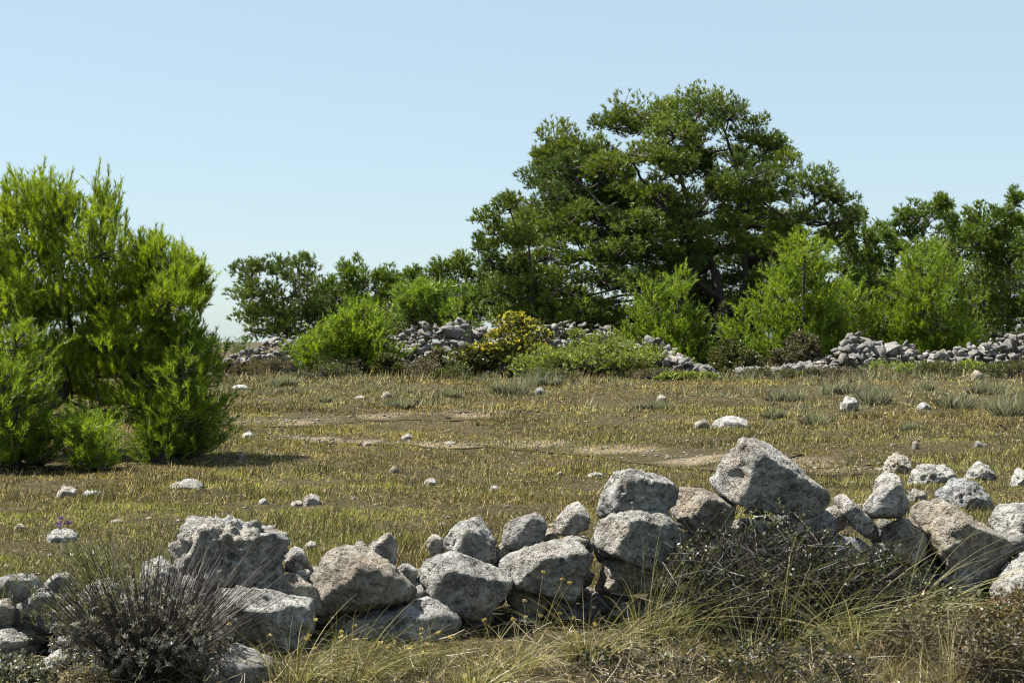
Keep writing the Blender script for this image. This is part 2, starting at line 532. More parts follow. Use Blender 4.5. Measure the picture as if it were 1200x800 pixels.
# ------------------------------------------------------------------ rocks
_ico = {}
def ico(level):
    if level not in _ico:
        bm = bmesh.new(); bmesh.ops.create_icosphere(bm, subdivisions=level, radius=1)
        bm.verts.ensure_lookup_table()
        v = np.array([q.co[:] for q in bm.verts]); f = np.array([[q.index for q in p.verts] for p in bm.faces])
        bm.free(); _ico[level] = (unit(v), f)
    return _ico[level]

def hull2(p):
    p = sorted(map(tuple, p))
    def half(ps):
        h = []
        for q in ps:
            while len(h) > 1 and (h[-1][0] - h[-2][0]) * (q[1] - h[-2][1]) - (h[-1][1] - h[-2][1]) * (q[0] - h[-2][0]) <= 0: h.pop()
            h.append(q)
        return h
    a, b = half(p), half(p[::-1])
    return np.array(a[:-1] + b[:-1])

def rock_verts(poly, T, seed, rough=1.0, level=4, p=70, top=0.8):
    """boulder with the outline poly (x,z metres about 0) and thickness T: planes, weathering, pits"""
    rng = np.random.default_rng(seed)
    D, f = ico(level)
    hp = hull2(poly)
    size = 0.5 * (np.ptp(hp[:, 0]) + np.ptp(hp[:, 1]))
    n, h = [], []
    for i in range(len(hp)):
        a, b = hp[i], hp[(i + 1) % len(hp)]
        e = b - a
        if np.linalg.norm(e) < 0.03 * size: continue
        q = np.array([e[1], -e[0]]); q /= np.linalg.norm(q)
        hh = max(q @ a, 0.05 * size)
        ty = rng.uniform(-0.3, 0.3)
        v = np.array([q[0], ty, q[1]]); l = np.linalg.norm(v)
        n.append(v / l); h.append(hh / l)
    def sup(v):
        return max(v[0] * hp[:, 0] + v[2] * hp[:, 1])
    for sgn in (-1, 1):
        for vv in ((-rng.uniform(0.55, 0.95), sgn * 0.7, rng.uniform(0.15, 0.5)), (rng.uniform(0.25, 0.75), sgn * 0.8, rng.uniform(-0.3, 0.05)), (rng.uniform(-0.3, 0.3), sgn, rng.uniform(-0.45, 0.1))):
            v = unit(np.array(vv))
            n.append(v); h.append((T * 0.5 * abs(v[1]) + 0.62 * sup(v)) * rng.uniform(0.72, 0.92))
    for sx in (-0.45, 0.35):
        v = unit(np.array([sx + rng.uniform(-.25, .25), rng.uniform(-0.55, -0.25), rng.uniform(0.8, 1.0)]))
        n.append(v); h.append((T * 0.5 * abs(v[1]) + sup(v)) * top * rng.uniform(0.84, 0.98))
    n, h = np.array(n), np.array(h)
    q = np.maximum(D @ n.T, 0) / h[None, :]
    r = (q ** p).sum(1) ** (-1.0 / p)
    v = D * r[:, None]
    off = rng.uniform(-50, 50, 3)
    w = v / size
    big = vnoise(w * 2.3 + off, 1)
    m1 = vnoise(w * 5.5 + off, 2); m2 = vnoise(w * 11 + off, 3); m3 = vnoise(w * 23 + off, 4)
    ridg = 1 - np.abs(vnoise(w * 4.0 + off * 1.3, 5)) * 2
    pit = np.maximum(0, vnoise(w * 8 + off, 6) - 0.22) + 0.5 * np.maximum(0, vnoise(w * 17 + off, 7) - 0.3)
    m4 = vnoise(w * 41 + off, 8)
    big_r = min(max(rough - 1.0, 0) * 0.6, 0.75); hi = 1 + 0.9 * min(max(rough - 1.6, 0), 1)
    disp = (0.010 + 0.016 * big_r) * big + (0.008 + 0.014 * big_r) * m1 + (0.011 * m2 + 0.013 * m3 + 0.010 * m4) * hi + (0.006 + 0.012 * big_r) * ridg - (0.045 + 0.07 * big_r) * pit
    v = v + D * (disp * size * rough)[:, None]
    return v, f

def near_stone(pts, d, parent, mat, seed, T=None, rough=1.0, level=4, name='stone', label=None, top=0.8, p=70):
    """stone whose outline is given as photo directions, standing at distance d"""
    P = np.array([[wx(x, d), wz(y, d)] for x, y in pts])
    c = (P.max(0) + P.min(0)) / 2
    poly = P - c
    if T is None: T = 0.75 * min(np.ptp(P[:, 0]), np.ptp(P[:, 1]) * 1.4)
    v, f = rock_verts(poly, T, seed, rough, level, p, top)
    me = mesh_np(name, v, f, M[mat], None, True)
    o = link(name, me, parent)
    px, py, pz = parent.location if parent else (0, 0, 0)
    o.location = (c[0] - px, d - py, c[1] - pz)
    if label: o['label'] = label
    return o

def box_pts(x0, y0, x1, y1, seed):
    r = random.Random(seed)
    cx, cy, hw, hh = (x0 + x1) / 2, (y0 + y1) / 2, (x1 - x0) / 2, (y1 - y0) / 2
    out = []
    for k in range(8):
        a = k / 8 * 2 * math.pi + r.uniform(-0.3, 0.3)
        ca, sa = math.cos(a), math.sin(a)
        s = 1 / (abs(ca) ** 2.6 + abs(sa) ** 2.6) ** (1 / 2.6) * r.uniform(0.88, 1.06)
        out.append((cx + hw * ca * s, cy + hh * sa * s))
    return out

# ---- the near dry stone wall
def wall_d(px):
    return 7.05 + max(px, -100) / 1200.0 * 2.1
wall = empty('dry_stone_wall', (wx(600, wall_d(600)), wall_d(600), 0))
tag(wall, 'tumbled dry stone wall of grey boulders across the foreground', 'stone wall')
G, B, T_, P_ = 'stone_grey', 'stone_blue', 'stone_tan', 'stone_pale'
# outline, depth offset, material, roughness, label
NEAR = [
 ([(202,629),(216,609),(241,609),(291,613),(313,618),(331,631),(330,648),(335,671),(318,687),(274,688),(249,690),(203,671)], 0.30, P_, 1.75, 'large jagged karst boulder full of hollows', 5),
 ([(250,693),(274,685),(321,693),(365,706),(369,734),(354,758),(271,768),(247,734)], -0.10, G, 1.0, 'broad block with pale top below the jagged boulder', 5),
 ([(239,772),(260,755),(321,775),(323,803),(280,815),(238,810)], -0.80, G, 1.0, None, 4),
 ([(321,676),(346,671),(376,693),(384,717),(379,724),(354,703),(320,689)], 0.06, T_, 1.0, None, 4),
 ([(346,668),(363,669),(364,682),(348,683)], 0.12, P_, 0.9, None, 3),
 ([(331,650),(345,640),(356,646),(363,662),(352,670),(335,667)], 0.35, G, 1.1, None, 3),
 ([(365,653),(376,644),(409,642),(447,651),(475,676),(488,690),(483,705),(390,723),(381,700),(364,676)], 0.0, T_, 0.8, 'smooth brownish block with pale lichen spots', 5),
 ([(419,652),(440,634),(456,623),(464,632),(465,660),(430,664)], 0.3, G, 0.9, 'small stone with an upright pointed tip', 4),
 ([(463,664),(475,659),(489,668),(488,686),(470,686)], 0.16, P_, 1.0, None, 3),
 ([(369,742),(392,725),(442,716),(475,708),(501,702),(525,713),(542,728),(537,745),(495,756),(440,762),(384,766)], -0.06, B, 1.0, 'long low slab at the bottom of the wall', 5),
 ([(396,768),(415,764),(440,768),(444,782),(410,786),(394,780)], -0.1, B, 0.9, None, 3),
 ([(491,680),(495,659),(531,645),(552,653),(600,677),(597,690),(570,720),(546,724),(504,702)], 0.02, G, 0.8, 'angular block with a slanting dark face', 5),
 ([(520,644),(522,629),(537,612),(555,610),(579,632),(583,650),(564,660),(540,652)], 0.3, G, 1.3, 'knobbly grey stone on top of the angular block', 4),
 ([(498,634),(508,624),(519,630),(521,648),(505,652)], 0.4, T_, 1.2, None, 3),
 ([(588,620),(594,611),(618,605),(630,599),(639,610),(637,632),(609,645),(590,642)], 0.28, G, 1.0, 'rounded grey stone with a raised right end', 4),
 ([(649,611),(660,597),(678,592),(692,605),(688,620),(666,628),(651,624)], 0.30, P_, 0.8, 'small cream coloured rounded stone on the wall top', 4),
 ([(636,624),(645,617),(654,622),(654,638),(638,640)], 0.30, T_, 1.0, None, 3),
 ([(650,632),(670,627),(691,630),(693,641),(668,644),(651,641)], 0.2, T_, 0.9, None, 3),
 ([(581,640),(592,634),(598,644),(595,653),(583,652)], 0.3, T_, 1.0, None, 3),
 ([(578,660),(606,643),(636,638),(681,637),(694,653),(687,678),(669,704),(645,699),(612,687),(582,666)], 0.0, G, 0.9, 'large wedge shaped block narrowing downwards', 5),
 ([(690,676),(698,656),(735,654),(792,652),(798,670),(772,692),(723,698),(695,692)], 0.06, T_, 1.0, None, 5),
 ([(692,624),(701,610),(737,597),(781,599),(797,618),(808,635),(797,647),(764,658),(729,655),(701,644)], -0.02, G, 0.75, 'smooth oval boulder resting in the wall', 5),
 ([(698,590),(707,574),(723,552),(740,550),(778,558),(794,571),(793,588),(781,601),(740,598),(701,608)], 0.14, G, 1.2, 'rough grey boulder lying on the oval boulder', 5),
 ([(788,602),(795,569),(814,572),(847,580),(864,591),(858,616),(825,628),(798,614)], 0.22, T_, 1.0, 'pale rock with rusty upper edge', 5),
 ([(832,566),(841,552),(852,533),(868,513),(880,513),(894,524),(918,544),(957,563),(977,590),(960,598),(935,597),(899,592),(852,581)], 0.12, G, 0.9, 'tallest boulder of the wall with a bright peak', 5),
 ([(914,604),(935,600),(969,599),(983,610),(977,623),(927,626)], -0.02, B, 0.7, 'bluish slab under the tallest boulder', 4),
 ([(800,640),(825,628),(858,622),(880,640),(870,668),(830,680),(802,668)], 0.16, B, 1.0, None, 4),
 ([(870,625),(905,612),(930,630),(935,668),(900,682),(868,668)], 0.10, B, 1.0, None, 4),
 ([(975,584),(993,581),(1010,598),(1025,613),(1010,627),(993,612)], 0.05, P_, 1.0, None, 4),
 ([(930,640),(965,626),(1005,630),(1030,650),(1015,680),(960,684)], 0.12, B, 1.0, None, 4),
 ([(1010,593),(1043,564),(1054,568),(1066,591),(1059,606),(1018,606)], 0.1, G, 0.8, 'triangular stone standing between the tallest boulder and slab', 4),
 ([(1030,618),(1058,606),(1082,622),(1088,648),(1060,664),(1034,650)], 0.08, T_, 1.2, None, 4),
 ([(1066,592),(1098,584),(1120,595),(1156,617),(1181,637),(1181,655),(1156,674),(1114,666),(1076,620)], 0.05, T_, 0.9, 'big dark slab sloping down to the right end', 5),
 ([(1161,592),(1200,590),(1242,594),(1250,640),(1189,648),(1183,632),(1160,616)], 0.45, G, 0.8, 'flat topped pale block at the right end', 5),
 ([(1100,672),(1125,664),(1150,680),(1150,696),(1118,702)], -0.1, B, 0.9, None, 4),
 ([(1156,684),(1176,668),(1210,652),(1260,660),(1265,715),(1200,722),(1162,706)], -0.35, P_, 1.0, 'pale boulder low down at the right end', 5),
 ([(-14,684),(10,673),(36,672),(48,688),(44,700),(10,706),(-14,700)], 0.15, P_, 1.0, None, 4),
 ([(50,684),(62,673),(80,671),(87,682),(80,694),(60,694)], 0.25, P_, 1.0, None, 4),
 ([(24,706),(40,694),(62,692),(66,708),(50,720),(30,720)], 0.05, G, 1.0, None, 4),
 ([(58,722),(70,716),(82,722),(82,734),(66,736)], 0.0, P_, 1.0, None, 3),
 ([(-12,704),(8,700),(18,714),(14,734),(-10,736)], 0.05, T_, 1.0, None, 3),
 ([(50,770),(64,763),(78,770),(76,788),(58,794)], -0.2, P_, 1.0, None, 3),
 ([(20,794),(40,785),(58,794),(58,812),(24,815)], -0.5, T_, 1.0, None, 3),
 ([(60,748),(80,742),(98,752),(96,768),(70,770)], -0.05, G, 1.0, None, 3),
 ([(-20,742),(10,738),(30,752),(26,776),(-14,780)], -0.05, G, 1.1, None, 4),
 ([(90,700),(125,690),(160,700),(168,730),(130,742),(94,730)], 0.1, G, 1.0, None, 4),
 ([(165,660),(190,652),(205,664),(210,700),(180,706),(166,690)], 0.2, G, 1.1, None, 4),
 ([(180,712),(215,700),(246,712),(246,748),(205,756),(180,740)], 0.06, G, 1.0, None, 4),
 ([(100,752),(140,742),(180,756),(178,792),(130,800),(102,784)], 0.0, G, 1.0, None, 4),
 ([(545,730),(562,726),(575,738),(572,758),(552,762)], 0.08, B, 0.9, None, 3),
 ([(590,694),(615,690),(642,702),(640,716),(605,718)], 0.14, T_, 1.0, None, 3),
 ([(596,724),(622,718),(640,730),(636,748),(606,752)], 0.10, B, 1.0, None, 3),
 ([(640,716),(668,708),(690,720),(688,742),(655,748)], 0.12, B, 1.0, None, 4),
 ([(700,704),(740,700),(775,706),(770,734),(720,740)], 0.14, G, 1.0, None, 4),
 ([(300,772),(330,764),(366,772),(370,798),(325,806)], 0.02, G, 1.0, None, 4),
 ([(780,690),(812,680),(850,690),(848,720),(800,724)], 0.16, B, 1.0, None, 4),
 ([(1040,672),(1070,664),(1098,676),(1096,700),(1056,704)], 0.1, G, 1.0, None, 4),
]
for k, (pts, dd, mt, rg, lab, lv) in enumerate(NEAR):
    cx = (min(p[0] for p in pts) + max(p[0] for p in pts)) / 2
    near_stone(pts, wall_d(cx) + dd, wall, mt, 100 + k, None, rg * 1.25, lv, 'stone', lab, 1.15 if lab and ('tallest' in lab or 'triangular' in lab or 'pointed' in lab) else 0.84)

_w = random.Random(9)
for k, cx in enumerate(list(range(1290, 1620, 55)) + list(range(-60, -330, -55))):      # the wall runs on past both ends of the view
    base = 700 if cx > 600 else 775
    for lvl in (0, 1):
        y1 = base - lvl * 55; hw = _w.uniform(26, 40)
        near_stone(box_pts(cx - hw, y1 - _w.uniform(48, 70), cx + hw, y1, 900 + k * 3 + lvl), (7.05 + max(min(cx, 1300), -100) / 1200 * 2.1) + 0.1 * lvl, wall, _w.choice([G, P_, T_]), 950 + k * 2 + lvl, None, 1.1, 3)

# small stones and chips heaped inside and behind the face of the wall
rng = np.random.default_rng(11)
core = Geo(wall.location)
for k in range(430):
    px = rng.uniform(-60, 1260)
    d = wall_d(px) + rng.uniform(0.06, 0.58)
    x = wx(px, d)
    lim = np.interp(px, [-60, 60, 150, 200, 320, 380, 480, 600, 700, 800, 870, 960, 1050, 1120, 1240],
                    [0.30, 0.30, 0.33, 0.42, 0.38, 0.36, 0.34, 0.42, 0.50, 0.56, 0.66, 0.60, 0.50, 0.42, 0.42])
    r = rng.uniform(0.05, 0.10)
    z = rng.uniform(0.0, 1.0) * max(lim - r - (0.25 * max(0, d - wall_d(px) - 0.4)), 0.03)
    a = np.array([[math.cos(t) * r * rng.uniform(.8, 1.3), math.sin(t) * r * rng.uniform(.7, 1)] for t in np.linspace(0, 5.5, 7)])
    v, f = rock_verts(a, r * 1.8, 4000 + k, 1.0, 2)
    core.add(v + np.array([x, d, H1(x, d) + z]), f)
tag(core.build('rubble', M['stone_grey'], wall, True), None, None, None, 'stuff')

# ---- loose rocks in the meadow
def loose(x0, y0, x1, y1, mat, label, rough=1.1, level=3, sink=0.8, dd=0.0, T=None):
    seed = int(x0 * 7 + y0 * 13)
    if mat == 'stone_pale' and x1 - x0 < 19: mat = 'stone_tan'
    g = ground_at((x0 + x1) / 2, y1)
    d = g[1] + dd
    h = (y1 - y0) * (1 + sink)
    pts = box_pts(x0, y0, x1, y0 + h, seed)
    P = np.array([[wx(a, d), wz(b, d)] for a, b in pts])
    c = (P.max(0) + P.min(0)) / 2
    w = np.ptp(P[:, 0])
    v, f = rock_verts(P - c, T or w * 0.75, seed, min(rough * 1.5, 1.7), level + 1, 50, 0.7)
    o = link('rock', mesh_np('rock', v, f, M[mat], None, True))
    o.location = (c[0], d, c[1])
    tag(o, label, 'rock', 'loose rocks lying in the meadow')
    return o
for a in [
 (1062, 541, 1124, 566, P_, 'broad pale pitted rock in the grass behind the triangular stone', 1.5, 4),
 (1031, 533, 1071, 553, T_, 'low brown backed rock beside the broad pale pitted rock', 1.2, 4),
 (1023, 552, 1059, 576, P_, 'round whitish rock just behind the triangular wall stone', 0.8, 4),
 (1130, 543, 1168, 561, G, 'low rock with a white top beyond the dark rough rock', 1.2, 4),
 (1183, 549, 1208, 570, P_, 'pale rock at the far right edge behind the flat topped block', 1.2, 4),
 (1094, 559, 1162, 596, B, 'dark rough pitted rock behind the sloping slab', 2.0, 4),
 (1061, 571, 1088, 587, G, 'small grey rock below the broad pale pitted rock', 1.0, 3),
 (354, 578, 377, 592, P_, 'white slab of rock alone in the grass above the wall', 0.7, 3),
 (340, 586, 356, 593, P_, 'small pale stone touching the white slab', 1.0, 2),
 (302, 584, 314, 591, G, 'small grey stone left of the white slab', 1.0, 2),
 (52, 618, 94, 634, P_, 'rough white rock in grass behind the dry grey bush', 1.5, 3),
 (16, 613, 31, 620, P_, 'little white stone beside the rough white rock', 0.8, 2),
 (64, 570, 92, 582, P_, 'broken white stone in grass in front of the low pine seedlings', 1.6, 3),
 (94, 573, 122, 582, G, 'flat grey stone right of the broken white stone', 1.2, 3),
 (196, 565, 240, 572, P_, 'long thin white ledge of rock flush with the grass', 1.0, 3),
 (203, 506, 214, 517, P_, 'small white stone in the shade of the big front pine', 0.9, 2),
 (276, 530, 287, 538, P_, 'white stone at the shadow tip of the young bright pine', 0.9, 2),
 (283, 505, 297, 513, G, 'grey stone on the bare strip by the young pine', 0.9, 2),
 (455, 546, 468, 554, P_, 'pale stone alone in mid meadow grass', 0.9, 2),
 (496, 561, 513, 568, G, 'flat grey stone alone above the knobbly wall stone', 0.8, 2),
 (470, 507, 485, 516, G, 'brownish grey stone on the thin wheel rut', 1.1, 2),
 (519, 516, 536, 521, P_, 'flat white stone lying on the wheel rut', 0.8, 2),
 (424, 517, 436, 522, P_, 'flat pale stone near the start of the wheel rut', 0.8, 2),
 (687, 553, 708, 558, P_, 'long white flat stone in grass above the rough grey boulder', 0.8, 2),
 (652, 551, 660, 557, P_, 'tiny white stone next to the long white flat one', 0.8, 2),
 (573, 568, 586, 575, G, 'grey stone half sunk above the round grey wall stone', 0.9, 2),
 (833, 486, 878, 502, P_, 'long tilted whitish slab in the meadow above the tallest boulder', 0.6, 3),
 (813, 490, 832, 502, T_, 'tan stone at the foot of the long tilted slab', 1.2, 2),
 (985, 462, 1006, 481, G, 'upright grey stone among the grey lavender tufts', 1.2, 3),
 (769, 461, 781, 471, T_, 'tan stone below the low spreading juniper', 1.0, 2),
 (446, 458, 460, 466, P_, 'pale stone in the grass below the bushy pine', 1.0, 2),
 (413, 463, 428, 468, P_, 'flat pale stone in grass below the left rubble heap', 1.0, 2),
 (624, 452, 640, 463, G, 'dark stone at the foot of the yellow flowered shrub', 1.0, 2),
 (1072, 470, 1092, 480, G, 'grey stone half hidden by brown tussock near the right wall', 1.0, 2),
 (1068, 514, 1078, 526, P_, 'white stone behind the low white topped rock', 1.0, 2),
 (1140, 515, 1152, 524, G, 'bluish stone in the right hand grass', 0.9, 2),
 (1136, 432, 1152, 446, P_, 'white stone on the slope below the right wall', 1.0, 2),
 (844, 424, 862, 436, P_, 'pale stone in the gap between the two far walls', 1.0, 2),
 (868, 429, 884, 438, T_, 'rusty stone next to the pale one in the wall gap', 1.0, 2),
 (270, 450, 292, 456, P_, 'flat pale stone by the left rubble heap', 1.0, 2),
 (356, 634, 372, 642, G, 'grey stone behind the wall near the pointed stone', 1.0, 2),
]:
    loose(*a)

# pebbles: many, on the paths and over the field
rng = np.random.default_rng(21)
peb = Geo()
D1, F1 = ico(1)
n = 1000
py = rng.uniform(428, 690, n); px = rng.uniform(-150, 1350, n)
k = 0
for a, b in zip(px, py):
    d0 = 1.35 * F / max(b - 400, 22)
    x = wx(a, d0)
    on = path_mask(np.array([x]), np.array([d0]))[0]
    patch = noise2(x / 2.2, d0 / 2.2, 31)[0]
    if on < 0.3 and rng.random() < 0.5 and patch < 0.25 and rng.random() > 0.12: continue
    r = abs(rng.normal(0, 0.010)) * (1 + d0 / 25) + 0.009
    v = D1 * np.array([r * rng.uniform(.8, 1.6), r * rng.uniform(.8, 1.4), r * rng.uniform(.4, .8)])
    v = v * (1 + rng.normal(0, 0.12, (len(D1), 1)))
    peb.add(v + np.array([x, d0, H1(x, d0) + r * 0.05]), F1)
for c_, w_ in PATHS:
    for k in range(330):
        i = rng.integers(len(c_)); x, d0 = c_[i] + rng.normal(0, 0.5, 2) * np.array([0.6, max(w_[i], 0.12)])
        r = abs(rng.normal(0, 0.012)) + 0.010
        v = D1 * np.array([r * rng.uniform(.8, 1.6), r * rng.uniform(.8, 1.4), r * rng.uniform(.4, .8)]) * (1 + rng.normal(0, 0.12, (len(D1), 1)))
        peb.add(v + np.array([x, d0, H1(x, d0) + r * 0.5]), F1)
tag(peb.build('pebbles', M['stone_tan']), 'pale pebbles strewn over the meadow and bare strips', 'pebbles', None, 'stuff')

# ------------------------------------------------------------------ far rubble walls
VARS, PLAIN = [], []
rv = np.random.default_rng(5)
for k in range(14):
    q = unit(rv.normal(size=(13, 3))) * rv.uniform(0.8, 1.12, (13, 1))
    bm = bmesh.new()
    for a in q: bm.verts.new(a)
    bmesh.ops.convex_hull(bm, input=bm.verts)
    bm.verts.ensure_lookup_table()
    b2 = bm.copy(); bmesh.ops.triangulate(b2, faces=list(b2.faces)); b2.verts.index_update()
    PLAIN.append((np.array([t.co[:] for t in b2.verts]), np.array([[t.index for t in p.verts] for p in b2.faces]))); b2.free()
    bmesh.ops.bevel(bm, geom=list(bm.edges), offset=0.05, segments=1, affect='EDGES')
    bmesh.ops.triangulate(bm, faces=list(bm.faces))
    bm.verts.ensure_lookup_table()
    v = np.array([t.co[:] for t in bm.verts]); f = np.array([[t.index for t in p.verts] for p in bm.faces]); bm.free()
    VARS.append((v, f, mesh_np('stone', v, f, M['stone_far'], None, False)))

def rubble_wall(label, prof, n, seed, rs=(0.10, 0.24), name='rubble_wall', width=0.55):
    """prof: (px, top py, distance). Heap of stones with a rounded cross section."""
    rng = np.random.default_rng(seed)
    px = np.array([p[0] for p in prof], float); tp = np.array([p[1] for p in prof], float); dd = np.array([p[2] for p in prof], float)
    mid = len(prof) // 2
    x0 = wx(px[mid], dd[mid])
    root = empty(name, (x0, dd[mid], H1(x0, dd[mid])))
    tag(root, label, 'stone wall', 'collapsed field walls at the far side of the meadow')
    loc = np.array(root.location)
    fill = Geo(loc)
    for k in range(n * 3):
        part = k < n
        s = rng.uniform(px[0], px[-1])
        d = np.interp(s, px, dd); t = np.interp(s, px, tp)
        x = wx(s, d); g = H1(x, d)
        h = max(wz(t, d) - g, 0.12) * (1 + 0.22 * float(noise2(x / 0.5, d, 90)[0]) + 0.15 * float(noise2(x / 1.7, d, 91)[0]))
        hw = width * (0.5 + h * 0.6)
        r = rng.uniform(*rs) * (1.0 if rng.random() > 0.10 else 1.7) * (1.0 if part else 0.85)
        r = min(r, h * 0.55 + 0.05)
        th = rng.uniform(-0.15, 2.4) if part else rng.uniform(0, math.pi)      # 0 = towards the camera, pi/2 = top
        q = rng.uniform(0.9, 1.05) if part else rng.uniform(0.3, 0.97)
        y = d - math.cos(th) * hw * q
        z = g + max(math.sin(max(th, 0)), 0) ** 0.8 * max(h - r * 0.7, 0.02) * q * rng.uniform(0.86, 1.04)
        sc = (r * rng.uniform(.85, 1.6), r * rng.uniform(.8, 1.25), r * rng.uniform(.6, 1.05))
        v, f, me = VARS[rng.integers(len(VARS))]
        rot = (rng.uniform(-.5, .5), rng.uniform(-.5, .5), rng.uniform(0, 6.28))
        if part:
            o = link('stone', me, root)
            o.location = np.array([x, y, z]) - loc
            o.scale = sc; o.rotation_euler = rot
        else:
            v, f = PLAIN[rng.integers(len(PLAIN))]
            vv = v * np.array(sc)
            c, s_ = math.cos(rot[2]), math.sin(rot[2])
            vv = np.stack([vv[:, 0] * c - vv[:, 1] * s_, vv[:, 0] * s_ + vv[:, 1] * c, vv[:, 2]], 1)
            fill.add(vv + np.array([x, y, z]), f)
    tag(fill.build('rubble', M['stone_far'], root), None, None, None, 'stuff')
    return root
rubble_wall('left heap of grey rubble below the round pine',
            [(250, 428, 46), (275, 416, 46), (300, 402, 46), (330, 393, 46), (365, 392, 46), (395, 394, 46), (420, 405, 46)], 230, 1, (0.06, 0.15), 'rubble_heap', 0.8)
rubble_wall('middle rubble wall behind the yellow flowered shrub and juniper',
            [(440, 396, 45), (470, 376, 45), (500, 376, 45), (545, 378, 45), (570, 374, 45), (620, 388, 45), (645, 378, 45), (680, 376, 45), (706, 380, 44), (730, 388, 42), (760, 396, 40.5), (800, 412, 39), (836, 428, 38)], 290, 2, (0.08, 0.20), 'rubble_wall', 0.75)
rubble_wall('right rubble wall with a tall block at its left start',
            [(862, 430, 40), (900, 428, 40), (940, 424, 40.5), (970, 416, 41), (982, 396, 41), (1000, 392, 41.5), (1030, 402, 42), (1060, 404, 42), (1090, 408, 42), (1110, 410, 42), (1128, 398, 42), (1160, 398, 42), (1190, 392, 42), (1230, 388, 42), (1300, 392, 42)], 298, 3, (0.08, 0.20), 'rubble_wall', 0.7)

# ------------------------------------------------------------------ pines
DARK = [(0.0943, 0.1403, 0.0198), (0.115, 0.1656, 0.0198), (0.0667, 0.1081, 0.0242), (0.1495, 0.1978, 0.022), (0.1725, 0.2185, 0.0242), (0.0529, 0.0874, 0.0242)]
MIDG = [(0.0984, 0.1536, 0.0154), (0.12, 0.18, 0.0176), (0.084, 0.1344, 0.0198)]
BRIGHT = [(0.1476, 0.2244, 0.0242), (0.187, 0.2601, 0.0264), (0.1033, 0.1754, 0.0264), (0.1624, 0.2397, 0.0242)]

FRESH = [(0.18, 0.258, 0.0198), (0.222, 0.294, 0.022), (0.138, 0.21, 0.0242), (0.198, 0.276, 0.022)]

def grow_clumps(clumps, rng, nsub, nshoot, L, K, nl, nw, pal, needle, twig, up=0.7, flat=0.75, limbs=True, subr=0.42, leaf=False, tw=0.012, a=0.8, b=0.8, lower=-0.25):
    """foliage in ragged clumps: sub-clumps over the upper side of each clump, shoots on each of them"""
    for c, R in clumps:
        c = np.asarray(c, float); R = np.asarray(R, float)
        vol = max(R.mean(), 0.05)
        cc = pick(pal, 1, rng, 0.10)[0]
        n = max(3, int(nsub * rng.uniform(0.8, 1.2)))
        dirs = rng.normal(size=(n * 3, 3)); dirs = unit(dirs)
        dirs = dirs[dirs[:, 2] > lower][:n]
        for dv in dirs:
            sc = c + dv * R * rng.uniform(0.45, 0.95)
            sr = R * subr * rng.uniform(0.7, 1.2)
            m = max(3, int(nshoot * rng.uniform(0.7, 1.3)))
            q = unit(rng.normal(size=(m, 3))) * (rng.random((m, 1)) ** 0.4)
            q[:, 2] *= flat
            pos = sc + q * sr
            sd = unit(q * 0.9 + dv * 0.35 + np.array([0, 0, up]) + rng.normal(0, 0.28, (m, 3)))
            col = (cc * 0.6 + pick(pal, m, rng, 0.12) * 0.4)
            needle.add(*needles(pos, sd, L * rng.uniform(0.6, 1.3, m), K, nl, nw, rng, col, a, b, leaf))
            if twig is not None:
                p = curve_pts([c, (c + sc) / 2 + rng.normal(0, 0.08, 3) * R, sc], 4, rng)
                twig.add(*tube(p, np.linspace(tw * 1.6, tw * 0.8, 4), 3))
                for j in range(0, m, 7):
                    twig.add(*tube(np.stack([sc, pos[j] + sd[j] * L * 0.5]), [tw * 0.8, tw * 0.3], 3))

